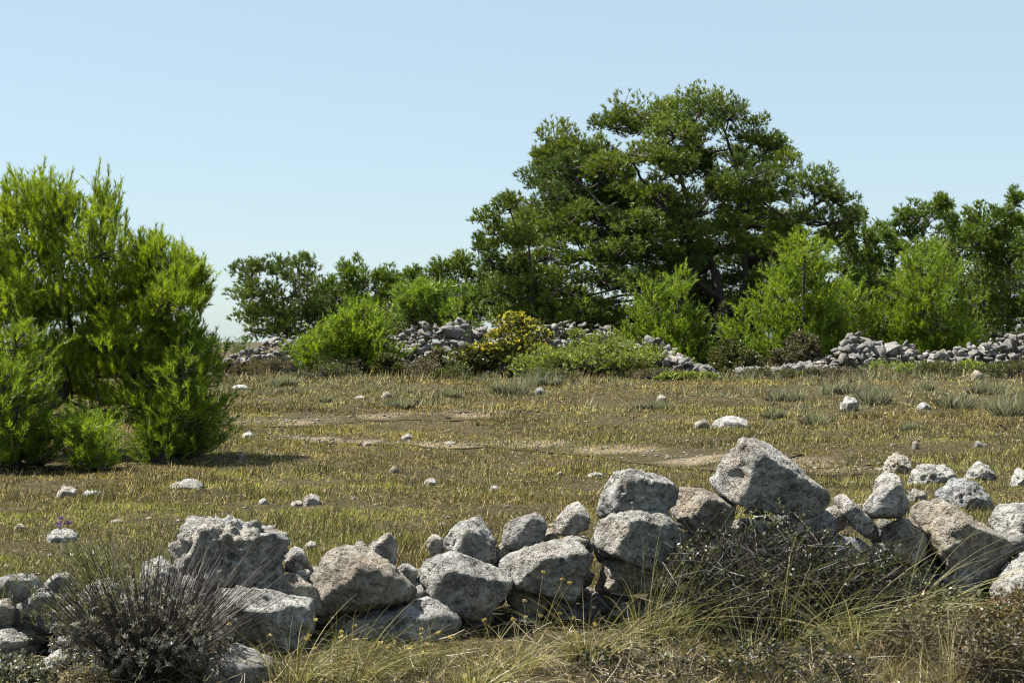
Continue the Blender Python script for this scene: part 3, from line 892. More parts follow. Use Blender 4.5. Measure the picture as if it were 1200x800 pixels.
def pine(label, d, base_px, trunks, clumps, seed, pal, nsub=7, nshoot=9, L=0.25, K=18, nl=0.14, nw=0.028, up=0.7, depth=1.0, na=0.8, nb=0.8, group='pines', extra=None, name='pine_tree', r0=0.2, flat=0.75, subr=0.42, lower=-0.25, tw=0.014, limb_r=0.05):
    """trunks: list of [(px,py,dy),...]; clumps: (px,py,rx,ry[,dy]) as photo directions at distance d"""
    rng = np.random.default_rng(seed)
    bx = wx(base_px, d); bz = H1(bx, d)
    root = empty(name, (bx, d, bz)); loc = np.array(root.location)
    tag(root, label, 'pine tree', group)
    lines = []
    for k, tp in enumerate(trunks):
        P = [np.array([wx(x, d), d + dy, wz(y, d)]) for x, y, dy in tp]
        if k == 0: P[0] = np.array([P[0][0], P[0][1], H1(P[0][0], P[0][1]) - 0.1])
        n = 16
        c = curve_pts(P, n, rng, r0 * 0.12)
        r = np.linspace(r0 * (1.0 if k == 0 else 0.6), r0 * 0.10, n)
        g = Geo(loc); g.add(*tube(c, r, 8))
        g.build('trunk' if k == 0 else 'limb', M['bark'], root, True)
        lines.append((c, r))
    allp = np.concatenate([c for c, r in lines]); allr = np.concatenate([r for c, r in lines])
    CL = []
    for cl in clumps:
        px, py, rx, ry = cl[:4]
        rr = rx * d / F
        dy = cl[4] if len(cl) > 4 else rng.uniform(-1, 1) * depth
        CL.append((np.array([wx(px, d), d + dy, wz(py, d)]), np.array([rr, rr * 1.05, ry * d / F])))
    tg = Geo(loc); ng = Geo(loc)
    for c, R in CL:
        dist = np.linalg.norm((allp - c) * np.array([1, 1, 1.0]), axis=1) + np.where(allp[:, 2] > c[2] + 0.1, 3.0, 0.0) * R.mean()
        i = int(np.argmin(dist)); p = allp[i]
        m = (p + c) / 2 + np.array([0, 0, -0.10 * np.linalg.norm(c - p)]) + rng.normal(0, 0.06, 3) * np.linalg.norm(c - p)
        pts = curve_pts([p, m, c], 8, rng, 0.01)
        tg.add(*tube(pts, np.linspace(min(allr[i] * 0.6, limb_r), tw * 1.4, 8), 5))
    grow_clumps(CL, rng, nsub, nshoot, L, K, nl, nw, pal, ng, tg, up, flat, True, subr, tw=tw, lower=lower, a=na, b=nb)
    if extra: extra(rng, ng, tg, d)
    tg.build('branches', M['bark'], root, True)
    ng.build('crown', M['needle' if pal is FRESH else 'needle_old'], root)
    return root

# the large spreading pine
BIG = [(745,124,40,28,-1),(722,138,30,26,0),(770,128,28,22,1),(826,112,34,22,0),(794,112,22,20,1.5),(850,132,30,22,-1),(806,140,34,24,-2),(780,158,30,20,-2.5),
 (655,152,24,28,1),(636,172,14,14,1.5),(690,165,24,22,2),(668,190,34,22,-0.5),(636,202,24,18,0.5),(706,196,30,20,-1.5),(740,184,38,20,-3),(776,196,26,16,-3),(648,226,34,20,-1),
 (885,146,32,22,0.5),(907,160,20,12,0.5),(868,172,32,18,2),(832,176,26,18,2.5),(916,188,24,20,-0.5),(858,212,40,20,-3.2),(826,222,24,16,-3),(900,214,30,22,0.5),
 (943,214,30,26,-1.5),(975,230,24,22,-0.5),(998,252,18,18,0),(965,256,34,20,-1),(930,246,30,18,1.5),(985,272,24,16,1),(894,252,26,16,2.5),(880,232,24,14,-2),
 (690,222,24,12,2.5),(730,224,34,16,0.5),(770,232,34,16,-2),(800,250,30,14,-1.5),(706,262,34,16,-1.5),(742,262,36,16,-2.8),(664,262,32,22,-2),(628,262,30,22,-1),
 (640,300,34,24,-2.5),(680,296,38,20,-2.5),(720,300,36,18,-2.5),(760,294,34,16,-2),(700,330,40,22,-3),(650,340,38,24,-3),(742,336,36,20,-2.5),(610,320,30,28,-2),(780,330,30,18,-1.5),(800,290,24,14,2.5),
 (920,280,28,16,2),(950,300,30,18,1.5),(900,310,28,16,2.5),(680,366,44,22,-2.6),(730,368,40,22,-2),(630,372,34,22,-2.5),(780,372,30,20,2),(840,372,40,24,3),(900,360,40,26,3)]
_r = np.random.default_rng(412)
for k in range(52):
    a_, q_ = _r.uniform(0, 6.28), math.sqrt(_r.random())
    bx_, by_ = 775 + math.cos(a_) * q_ * 195, 300 + math.sin(a_) * q_ * 105
    if by_ < 170 + abs(bx_ - 790) * 0.35: continue
    BIG.append((bx_, by_, 30, 18, _r.uniform(1.0, 4.5)))
for k in range(20):
    BIG.append((_r.uniform(660, 900), _r.uniform(150, 240), 26, 20, _r.uniform(0.5, 3.5)))
for k in range(24):
    BIG.append((_r.uniform(600, 960), _r.uniform(345, 410), 34, 20, _r.uniform(2.0, 5)))
BIG += [(700,205,28,20,1.5),(722,222,28,18,2),(690,240,28,16,1),(748,222,28,18,1),(765,168,24,16,1),(850,262,26,16,-1.5),(872,285,28,16,-2),(835,290,28,16,-2),(800,272,28,16,-2.5),(908,275,28,16,-1),(790,310,28,16,-2.5),(850,322,28,18,1.8),(740,255,28,16,2),(890,330,26,16,-1)]
BIG = [(a[0], 430 - (430 - a[1]) * 0.955) + tuple(a[2:]) for a in BIG]
pine('huge spreading dark pine with layered crown and several trunks', 53, 862,
     [[(862,420,0),(850,370,0),(835,310,0.3),(818,270,0.2),(800,215,0),(782,160,0),(750,128,-.5)],
      [(868,400,0.1),(876,320,0.6),(872,250,0.8),(864,190,0.6),(845,140,0.2),(828,118,0)],
      [(845,350,0),(800,320,-1),(750,280,-1.6),(700,240,-1),(665,195,0),(655,160,1)],
      [(874,350,0.2),(905,300,0),(935,255,-.5),(970,235,-.5),(995,255,0)],
      [(835,310,0.2),(790,270,-1.5),(745,215,-2),(735,190,-2.5)],
      [(830,370,0),(760,340,-1.5),(690,310,-2),(640,290,-2)],
      [(874,260,0.8),(890,205,0.4),(905,165,0.4)]],
     [(a[0], a[1], a[2] * 1.0, a[3] * 1.15) + tuple(a[4:]) for a in BIG], 41, DARK, nsub=12, nshoot=28, L=0.15, K=16, nl=0.145, nw=0.026, up=0.85, group='big pines at the far side of the meadow', r0=0.20, flat=0.85, subr=0.42, lower=-0.6, tw=0.022, limb_r=0.09)

rng0 = np.random.default_rng(77)
GB = 'pines behind the far rubble walls'
def mk(label, d, base, cl, seed, pal, top, **kw):
    t = [[(base, 430, 0), (base + 3, (430 + top) / 2 + 20, 0), (base - 2, top + 20, 0)]]
    cl = [(a[0], a[1], a[2] * 1.08, a[3] * 1.22) + tuple(a[4:]) for a in cl] + [(base + rng0.uniform(-42, 42), rng0.uniform(345, 425), 30, 22, rng0.uniform(-0.5, 3)) for k in range(6 if d < 80 else 0)]
    args = dict(nsub=11, nshoot=19, L=0.15, K=12, nl=0.150, nw=0.034, up=0.8, depth=1.2, group=GB, r0=0.14, tw=0.018, flat=0.9, lower=-0.6, subr=0.42)
    args.update(kw)
    return pine(label, d, base, t, cl, seed, pal, **args)
mk('round topped dark pine above the left rubble heap', 56, 332,
   [(300,326,20,18),(325,318,24,16),(355,322,24,18),(285,348,22,18),(312,345,26,18),(345,345,28,20),(368,350,16,22),(296,370,24,16),(325,368,28,16),(355,372,26,18),(310,390,26,14),(340,392,30,14),(372,372,14,20)], 51, DARK, 320)
mk('tall narrow topped pine right of the round topped pine', 58, 412,
   [(414,318,15,14),(405,335,20,16),(425,340,18,18),(400,355,20,18),(420,362,22,18),(395,375,20,16),(432,365,18,20),(410,385,26,16)], 52, MIDG, 312)
mk('middle green pine above the bushy pine', 57, 465,
   [(450,330,16,16),(468,330,16,14),(484,332,16,16),(455,352,22,18),(480,355,22,18),(465,372,26,16),(500,360,16,20),(445,365,16,20)], 53, MIDG, 325)
mk('dark pine against the lower left of the huge pine', 57, 535,
   [(530,312,22,14),(548,318,18,18),(515,330,20,18),(538,340,24,18),(560,335,16,22),(520,358,22,16),(548,364,24,16),(500,345,12,14),(575,352,18,26),(535,380,28,14)], 54, DARK, 308)
mk('pine leaning out left in front of the huge pine', 50, 620,
   [(598,250,18,16),(570,270,18,18),(566,292,14,16),(592,285,22,18),(618,285,18,18),(580,315,24,16),(612,318,24,18),(590,345,26,16),(625,350,24,18),(600,372,30,14),(640,372,24,14)], 55, DARK, 245)
mk('pale green young pine between the bushy pine and dark pine', 52, 495,
   [(480,352,14,16),(500,345,14,14),(515,358,14,18),(490,368,20,14),(510,372,16,14)], 56, BRIGHT, 345, L=0.28)
mk('feathery pine right of the huge pine', 55, 1020,
   [(1010,285,16,14),(1030,282,16,14),(1000,305,18,16),(1025,305,22,18),(1050,300,18,18),(1010,330,22,18),(1040,330,26,18),(1000,352,24,16),(1035,358,28,18)], 57, MIDG, 275)
mk('twin headed pine behind the right wall', 56, 1085,
   [(1072,252,18,14),(1100,240,8,10),(1112,250,18,14),(1062,272,20,16),(1092,268,22,18),(1120,275,18,20),(1070,300,24,18),(1105,305,26,18),(1060,330,26,18),(1100,340,28,20),(1085,370,36,18)], 58, MIDG, 245)
mk('broad dark pine behind the right wall', 54, 1150,
   [(1145,262,18,16),(1160,255,14,12),(1172,278,18,16),(1135,290,20,18),(1160,300,24,20),(1180,310,22,20),(1145,330,26,20),(1175,340,28,22),(1150,365,30,18),(1185,368,30,20)], 59, MIDG, 255)
mk('tall dark pine cut by the right edge of the view', 53, 1215,
   [(1200,235,14,12),(1192,262,14,14),(1212,258,22,22),(1195,290,18,18),(1220,295,26,22),(1205,325,26,22),(1230,330,30,26),(1210,360,32,20),(1250,300,26,30),(1250,360,36,26)], 60, MIDG, 232)
mk('rounded dark pine closing the gap behind the low broad young pine', 60, 1000,
   [(985,318,20,16),(1005,312,18,14),(1020,325,20,18),(990,340,24,18),(1012,348,26,18),(985,365,26,18),(1015,375,28,18)], 63, DARK, 308)
mk('rounded pine filling the band behind the twin headed pine', 61, 1125,
   [(1110,282,20,16),(1130,275,20,14),(1145,288,18,16),(1105,305,24,18),(1135,308,26,20),(1115,335,28,20),(1145,338,26,20),(1110,362,30,18),(1145,368,30,18)], 64, DARK, 272)
mk('rounded pine behind the broad dark pine at the end of the right wall', 60, 1182,
   [(1168,285,20,16),(1190,278,22,16),(1205,290,20,18),(1165,310,24,20),(1195,315,28,20),(1170,342,28,20),(1200,348,28,20),(1180,372,32,18)], 65, DARK, 276)
mk('tiny far pine in the gap beside the front pine', 95, 256,
   [(256,398,7,7),(252,408,10,7),(262,409,10,7)], 61, MIDG, 390, L=0.3, nsub=6, nshoot=7, r0=0.09)
mk('tiny far pine beside the left rubble heap', 92, 281,
   [(281,403,6,6),(276,411,9,6),(287,411,8,6)], 62, MIDG, 396, L=0.3, nsub=6, nshoot=7, r0=0.08)

# young bushy pines: leader with whorls of up-curving branches, each set with needle shoots
def sapling(label, px, d, top_py, wpx, seed, pal, n_br=26, L=0.22, K=26, nl=0.09, nw=0.016, group='young pines', base_py=None, cone=0.8, step=0.13, z0=0.03, leaders=1, dens=4.5, na=0.85, nb=0.75):
    rng = np.random.default_rng(seed)
    bx = wx(px, d); bz = H1(bx, d)
    root = empty('young_pine', (bx, d, bz)); loc = np.array(root.location)
    tag(root, label, 'young pine', group)
    h = wz(top_py, d) - bz; w = wpx * d / F * 0.5
    tg, ng, st = Geo(loc), Geo(loc), Geo(loc)
    for ld in range(leaders):
        if leaders == 1: off = np.zeros(2); hh = h
        else:
            ang = ld / leaders * 6.28 + rng.uniform(-.4, .4)
            off = np.array([math.cos(ang) * w * 0.62, math.sin(ang) * w * 0.5]) * (0 if ld == 0 else 1)
            hh = h * (1.0 if ld == 0 else rng.uniform(0.6, 0.9))
        b0 = np.array([bx, d, bz]); tip = np.array([bx + off[0], d + off[1], bz + hh])
        ldp = curve_pts([b0, b0 + (tip - b0) * np.array([.7, .7, .45]), tip], 9, rng, 0.01)
        st.add(*tube(ldp, np.linspace(0.05 * h / 2 + 0.01, 0.006, 9), 6))
        pos, dirs, Ls, cs = [], [], [], []
        ph = rng.uniform(0, 6.28); pw = rng.uniform(0.9, 1.7)
        for k in range(n_br):
            t = z0 + (1 - z0) * (k + rng.random()) / n_br
            u = t * 8; i = min(int(u), 7)
            p = ldp[i] + (ldp[i + 1] - ldp[i]) * (u - i)
            az = rng.uniform(0, 6.28)
            lobe = 1 + 0.30 * math.sin(2 * az + ph) + 0.22 * math.sin(t * 11 + 3 * az + ph * 2)
            bcol = pick(pal, 1, rng, 0.16)[0]
            reach = (w / (1.0 if leaders == 1 else 1.6)) * (1 - t ** pw) ** cone * rng.uniform(0.55, 1.1) * lobe + 0.05
            out = np.array([math.cos(az), math.sin(az), 0])
            e = p + out * reach + np.array([0, 0, reach * rng.uniform(0.05, 0.6)])
            m = p + out * reach * 0.6 + np.array([0, 0, reach * 0.08])
            c = curve_pts([p, m, e], 8, rng, 0.008)
            tg.add(*tube(c, np.linspace(0.014, 0.004, 8), 4))
            ns = max(3, int(reach / step * dens))
            for j in range(ns):
                s = 0.25 + 0.75 * (j + rng.random()) / ns
                u2 = s * 7; i2 = min(int(u2), 6)
                q = c[i2] + (c[i2 + 1] - c[i2]) * (u2 - i2)
                pos.append(q + rng.normal(0, step * 0.3, 3))
                dirs.append(out * rng.uniform(0.0, 0.9) + np.array([rng.normal(0, .3), rng.normal(0, .3), rng.uniform(0.55, 1.0)])); cs.append(bcol)
                Ls.append(L * rng.uniform(0.7, 1.9) * (1.5 if s > 0.85 else 1.0))
        for s in np.linspace(0.5, 1, 8):
            u2 = s * 8; i2 = min(int(u2), 7)
            pos.append(ldp[i2] + (ldp[i2 + 1] - ldp[i2]) * (u2 - i2)); dirs.append(np.array([rng.normal(0, .2), rng.normal(0, .2), 1])); Ls.append(L); cs.append(pal[0])
        pos, dirs, Ls = np.array(pos), unit(np.array(dirs)), np.array(Ls)
        ng.add(*needles(pos, dirs, Ls, K, nl, nw, rng, np.array(cs) * 0.6 + pick(pal, len(pos), rng, 0.13) * 0.4, na, nb))
    st.build('trunk', M['bark'], root, True)
    tg.build('branches', M['bark'], root, True)
    ng.build('crown', M['needle'], root)
    return root
GY = 'young bright pines along the far rubble walls'
sapling('slim bright young pine at the right end of the middle wall', 795, 42.5, 326, 105, 71, BRIGHT, 40, 0.25, 25, 0.13, 0.027, GY, step=0.26, cone=0.42, leaders=2)
sapling('tallest bright young pine before the trunks of the huge pine', 942, 45, 282, 150, 72, BRIGHT, 60, 0.25, 25, 0.13, 0.027, GY, step=0.27, cone=0.42, leaders=3)
sapling('young pine with forked top over the right wall', 1098, 46, 292, 140, 73, BRIGHT, 56, 0.25, 25, 0.13, 0.027, GY, step=0.28, cone=0.42, leaders=3)
sapling('low broad young pine left of the tall block', 990, 46, 340, 110, 74, BRIGHT, 34, 0.25, 25, 0.13, 0.027, GY, step=0.27, cone=0.42, leaders=2)
sapling('low young pine beside the forked top one', 1040, 47, 345, 110, 75, MIDG, 34, 0.25, 25, 0.13, 0.027, GY, step=0.27, cone=0.42, leaders=2)
sapling('small pine seedling between the two tall young pines', 868, 45, 368, 40, 76, BRIGHT, 20, 0.25, 25, 0.13, 0.027, GY, step=0.25, cone=0.42, leaders=2)
sapling('low young pine spilling over the wall gap', 820, 43, 385, 60, 77, MIDG, 22, 0.25, 25, 0.13, 0.027, GY, step=0.25, cone=0.42, leaders=2)
sapling('bushy bright young pine over the left rubble heap', 425, 43.5, 362, 108, 78, BRIGHT, 46, 0.25, 25, 0.13, 0.027, GY, step=0.25, cone=0.42, leaders=3)
sapling('bright little pine hanging over the end of the left heap', 372, 42.5, 388, 60, 79, BRIGHT, 24, 0.25, 25, 0.13, 0.027, GY, step=0.25, cone=0.42, leaders=2)
sapling('seedling pine poking up over the middle wall', 536, 47, 358, 26, 80, BRIGHT, 16, 0.28, 25, 0.13, 0.027, GY, step=0.25, cone=0.42, leaders=2)

# the front pine at the left
def candles(rng, ng, tg, d):
    pos, dirs, Ls = [], [], []
    for px, py, h in [(12,199,60),(2,214,50),(24,226,50),(52,187,70),(42,202,50),(66,200,50),(79,198,60),(90,226,45),(112,204,60),(118,190,80),(126,196,60),(142,220,55),(136,236,50),(147,246,45),
                      (100,232,40),(160,268,40),(170,274,40),(179,263,55),(194,268,50),(186,280,45),(205,290,40),(213,281,50),(222,296,40),(236,300,50),(229,312,40),(232,330,40),(236,345,30),(152,300,40),(34,215,50)]:
        top = np.array([wx(px, d), d + rng.uniform(-.25, .25), wz(py, d)])
        ln = h * d / F
        dv = unit(np.array([rng.normal(0.08, 0.10), rng.normal(0, .1), 1.0]))
        b = top - dv * ln
        tg.add(*tube(np.stack([b - np.array([0.03, 0, ln * 0.2]), b, top]), [0.012, 0.008, 0.003], 4))
        for s in np.linspace(0, 0.86, 7):
            pos.append(b + dv * ln * s); dirs.append(dv + rng.normal(0, .1, 3)); Ls.append(ln * 0.18)
        for k in range(8):
            s = rng.uniform(0, 0.6)
            q = b + dv * ln * s
            pos.append(q); dirs.append(dv + np.array([rng.normal(0, .5), rng.normal(0, .5), 0])); Ls.append(ln * rng.uniform(0.22, 0.42))
    pos, dirs, Ls = np.array(pos), unit(np.array(dirs)), np.array(Ls)
    ng.add(*needles(pos, dirs, Ls, 34, 0.075, 0.0075, rng, pick(FRESH, len(pos), rng, 0.12), 1.0, 0.62))
FRONT = [(185,392,26,18,-.2),(215,402,24,20,-.2),(165,418,28,20,-.2),(235,425,22,20,-.2),(200,438,28,22,-.3),(12,275,26,38),(50,262,26,44),(80,262,18,40),(25,325,38,34),(62,318,34,34),(118,262,16,40),(132,300,22,30),(108,318,24,28),(90,352,34,26),(45,372,40,28),
 (172,308,20,28),(200,318,22,28),(222,332,14,24),(160,338,28,22),(200,350,28,16),(145,362,28,16),(225,355,14,12),(180,372,26,8),
 (15,420,44,28),(110,395,28,20),(145,408,34,18),(60,425,34,20),(120,440,40,20),(165,440,34,20),(195,420,24,16),(60,465,44,18),(130,472,50,16),(185,475,36,16),(110,500,50,12),(0,490,40,20)]
for k in range(15):
    FRONT.append((_r.uniform(-15, 95), _r.uniform(240, 470), 30, 38, _r.uniform(-.7, .7)))
for k in range(15):
    q_ = (_r.uniform(60, 225), _r.uniform(320, 480))
    FRONT.append(q_ + (24, 24, _r.uniform(-.7, .7)))
pine('big front pine with sweeping bare limbs at the left edge of the meadow', 19.6, 22,
     [[(18,515,0),(35,492,0),(70,470,0),(80,440,0),(86,415,0),(78,360,0),(70,310,0),(55,240,0)],
      [(86,418,0),(105,402,-.1),(145,385,-.15),(195,368,-.1),(215,345,0)],
      [(105,402,-.1),(118,350,-.1),(118,290,0),(118,225,0)],
      [(35,494,0),(90,485,-.4),(140,478,-.5),(200,470,-.5)],
      [(72,468,0),(40,420,.3),(10,350,.4),(5,270,.3)]],
     [(a[0], a[1], a[2] * 1.15, a[3] * 1.1) + tuple(a[4:]) for a in FRONT], 81, FRESH, nsub=13, nshoot=10, L=0.20, K=26, nl=0.085, nw=0.0118, up=1.5, na=0.9, nb=0.68, depth=0.6, group='front pines', extra=candles, name='pine_tree', r0=0.085, flat=1.0, subr=0.45, lower=-0.6, tw=0.007, limb_r=0.03)
GF = 'young pines around the foot of the front pine'
sapling('bright young pine crowding the right side of the front pine', 214, 19.0, 384, 140, 91, BRIGHT, 60, 0.15, 38, 0.085, 0.0100, GF, step=0.13, dens=1.4, na=0.85, nb=0.72, cone=0.35, leaders=4)
sapling('bright yellow green young pine at the left picture edge', 18, 17.6, 392, 130, 92, BRIGHT, 60, 0.15, 38, 0.085, 0.0100, GF, step=0.13, dens=1.4, na=0.85, nb=0.72, cone=0.35, leaders=4)
sapling('low pine seedling in front of the front pine trunk', 108, 17.6, 500, 80, 93, BRIGHT, 26, 0.15, 38, 0.085, 0.0100, GF, step=0.13, dens=1.4, na=0.85, nb=0.72, cone=0.3, leaders=3)
sapling('smaller seedling right of the low seedling', 190, 18.4, 500, 60, 94, MIDG, 22, 0.15, 38, 0.085, 0.0100, GF, step=0.13, dens=1.4, na=0.85, nb=0.72, cone=0.3, leaders=2)
sapling('dim seedling in shade at the left picture edge', 50, 17.9, 506, 60, 95, BRIGHT, 20, 0.15, 38, 0.085, 0.0100, GF, step=0.13, dens=1.4, na=0.85, nb=0.72, cone=0.3, leaders=2)

# ------------------------------------------------------------------ shrubs
OLIVE = [(0.080, 0.090, 0.026), (0.10, 0.105, 0.03), (0.065, 0.078, 0.026)]
JUNI = [(0.19, 0.235, 0.045), (0.22, 0.255, 0.05), (0.15, 0.195, 0.045)]
BROWN = [(0.10, 0.08, 0.052), (0.13, 0.11, 0.07), (0.085, 0.078, 0.048), (0.10, 0.105, 0.045)]
YEL = [(0.46, 0.40, 0.030), (0.36, 0.34, 0.040), (0.26, 0.26, 0.04)]
def shrub(label, px, d, base_py, top_py, wpx, seed, pal, cat='shrub', group='shrubs along the far rubble walls', n=10, leaf=(0.07, 0.045), name='shrub', flowers=None, nsub=7, nshoot=8, K=12, depth=0.6, flat=0.75, L=0.12):
    rng = np.random.default_rng(seed)
    bx = wx(px, d); bz = H1(bx, d)
    root = empty(name, (bx, d, bz)); loc = np.array(root.location)
    tag(root, label, cat, group)
    h = wz(top_py, d) - bz; w = wpx * d / F * 0.5
    CL = []
    for k in range(n):
        a = rng.uniform(0, 6.28); q = math.sqrt(rng.random())
        x = math.cos(a) * q * w * 0.8; y = math.sin(a) * q * w * depth
        hh = h * (1 - 0.55 * q * q) * rng.uniform(0.55, 0.98)
        r = w * rng.uniform(0.22, 0.36)
        CL.append((np.array([bx + x, d + y, bz + max(hh - r * 0.6, r * 0.3)]), np.array([r, r, min(r * 0.8, h * 0.45)])))
        CL.append((np.array([bx + x * 1.1, d + y, bz + max(hh * 0.4, 0.05)]), np.array([r, r, min(r * 0.8, h * 0.4)])))
    sg, lg, fg = Geo(loc), Geo(loc), Geo(loc)
    for c, R in CL:
        p = curve_pts([np.array([bx + rng.normal(0, w * 0.1), d + rng.normal(0, w * .1), bz - 0.02]), (c + np.array([bx, d, bz])) / 2 + rng.normal(0, .05, 3), c], 6, rng)
        sg.add(*tube(p, np.linspace(0.02, 0.008, 6), 4))
    grow_clumps(CL, rng, nsub, nshoot, L, K, leaf[0], leaf[1], pal, lg, sg, 0.5, flat, leaf=True, tw=0.008)
    if flowers:
        for c, R in CL[::2]:
            m = flowers
            q = unit(rng.normal(size=(m, 3))); q[:, 2] = abs(q[:, 2]) * 0.8 + 0.2; q = unit(q)
            pos = c + q * R * rng.uniform(0.9, 1.35, (m, 1))
            fg.add(*needles(pos, unit(q + np.array([0, 0, .8])), 0.05, 8, 0.07, 0.06, rng, pick(YEL, m, rng, .12), 0.3, 1.0, True))
        fg.build('flowers', M['petal'], root)
    sg.build('stems', M['bark'], root, True)
    lg.build('foliage', M['leaf'], root)
    return root
shrub('yellow flowered shrub in front of the middle wall', 605, 41.5, 446, 366, 108, 101, [(0.16,0.17,0.035),(0.19,0.19,0.036),(0.12,0.135,0.035)], flowers=22, n=16, name='flowering_shrub')
shrub('darker shrub with fewer yellow blooms beside the yellow shrub', 556, 41.5, 442, 396, 70, 102, OLIVE, flowers=6, n=9, name='flowering_shrub')
shrub('low spreading juniper sprawling over the middle wall', 708, 39.5, 456, 384, 205, 103, JUNI, n=30, leaf=(0.08, 0.03), depth=0.45, flat=0.6, name='juniper_bush')
shrub('small juniper cushion on top of the middle wall', 682, 43, 420, 374, 44, 104, JUNI, n=7, leaf=(0.08, 0.03), name='juniper_bush')
shrub('dark green thicket filling the gap between walls', 868, 40.8, 432, 392, 90, 105, OLIVE, n=12, name='thicket')
shrub('brownish twiggy thicket before the tall block', 935, 41.5, 428, 385, 80, 106, BROWN, n=11, name='thicket', nshoot=6)
shrub('dry brown bush at the front of the middle wall', 512, 42, 438, 404, 36, 107, BROWN, n=8, nshoot=6)
shrub('olive bush below the bushy young pine', 458, 42, 444, 414, 44, 108, OLIVE, n=8)
shrub('brown scrub at the foot of the left rubble heap', 405, 42.5, 444, 416, 90, 109, BROWN, n=9, depth=0.4)
shrub('brown scrub at the left end of the left heap', 285, 44, 440, 414, 60, 110, BROWN, n=8, depth=0.4)
shrub('dark bush at the right foot of the juniper', 745, 38.5, 455, 424, 80, 111, OLIVE, n=9, depth=0.4)
shrub('dark undergrowth bush below the huge pine left side', 600, 48, 430, 345, 150, 112, OLIVE, n=6, nsub=5, nshoot=5, K=8, leaf=(0.12, 0.07), group='undergrowth bushes behind the walls')
shrub('dark undergrowth bush below the huge pine middle', 740, 48, 430, 345, 150, 113, OLIVE, n=6, nsub=5, nshoot=5, K=8, leaf=(0.12, 0.07), group='undergrowth bushes behind the walls')
shrub('dark undergrowth bush behind the wall gap', 850, 49, 430, 345, 150, 114, OLIVE, n=6, nsub=5, nshoot=5, K=8, leaf=(0.12, 0.07), group='undergrowth bushes behind the walls')
shrub('dark undergrowth bush behind the tall block', 1010, 49, 430, 345, 150, 115, OLIVE, n=6, nsub=5, nshoot=5, K=8, leaf=(0.12, 0.07), group='undergrowth bushes behind the walls')
shrub('dark undergrowth bush behind the right wall end', 1180, 48, 430, 345, 150, 116, OLIVE, n=6, nsub=5, nshoot=5, K=8, leaf=(0.12, 0.07), group='undergrowth bushes behind the walls')
shrub('dark undergrowth bush under the tall narrow pine', 430, 50, 430, 345, 150, 117, OLIVE, n=6, nsub=5, nshoot=5, K=8, leaf=(0.12, 0.07), group='undergrowth bushes behind the walls')
for a_ in [
 ('low brown scrub at the foot of the left rubble heap middle', 325, 43, 448, 426, 70, 121, BROWN),
 ('grey olive scrub before the bushy bright young pine', 385, 41, 452, 430, 90, 122, OLIVE),
 ('low twiggy scrub between bushy pine and yellow flowered shrub', 490, 40.5, 454, 428, 80, 123, BROWN),
 ('olive scrub left of the darker yellow bloomed shrub', 528, 39.5, 458, 436, 60, 124, OLIVE),
 ('dull green scrub at the front edge of the spreading juniper', 640, 38, 464, 440, 100, 125, OLIVE),
 ('brown scrub at the right front of the spreading juniper', 770, 37.5, 464, 444, 80, 126, BROWN),
 ('olive scrub before the low start of the right wall', 900, 38.5, 456, 432, 90, 127, OLIVE),
 ('grey brown scrub below the tall block of the right wall', 975, 38, 456, 430, 80, 128, BROWN),
 ('yellowish green scrub below the middle of the right wall', 1050, 38.5, 458, 428, 90, 129, JUNI),
 ('olive scrub below the far part of the right wall', 1105, 37.5, 462, 432, 80, 130, OLIVE),
 ('bushy green scrub at the right edge below the wall', 1180, 37, 470, 430, 110, 131, OLIVE)]:
    a_ = a_[:4] + (a_[4] - (0 if 880 < a_[1] < 1000 else 10),) + a_[5:]
    shrub(*a_, n=7, nsub=6, nshoot=6, K=9, leaf=(0.06, 0.022), depth=0.5, flat=0.7, group='low scrub at the foot of the far walls')
shrub('small green cushion plant on the right slope', 1145, 38, 440, 424, 50, 118, JUNI, n=7, depth=0.5)
shrub('low green mat beside the right foot of the juniper', 805, 37, 455, 444, 60, 119, JUNI, n=8, depth=0.4)

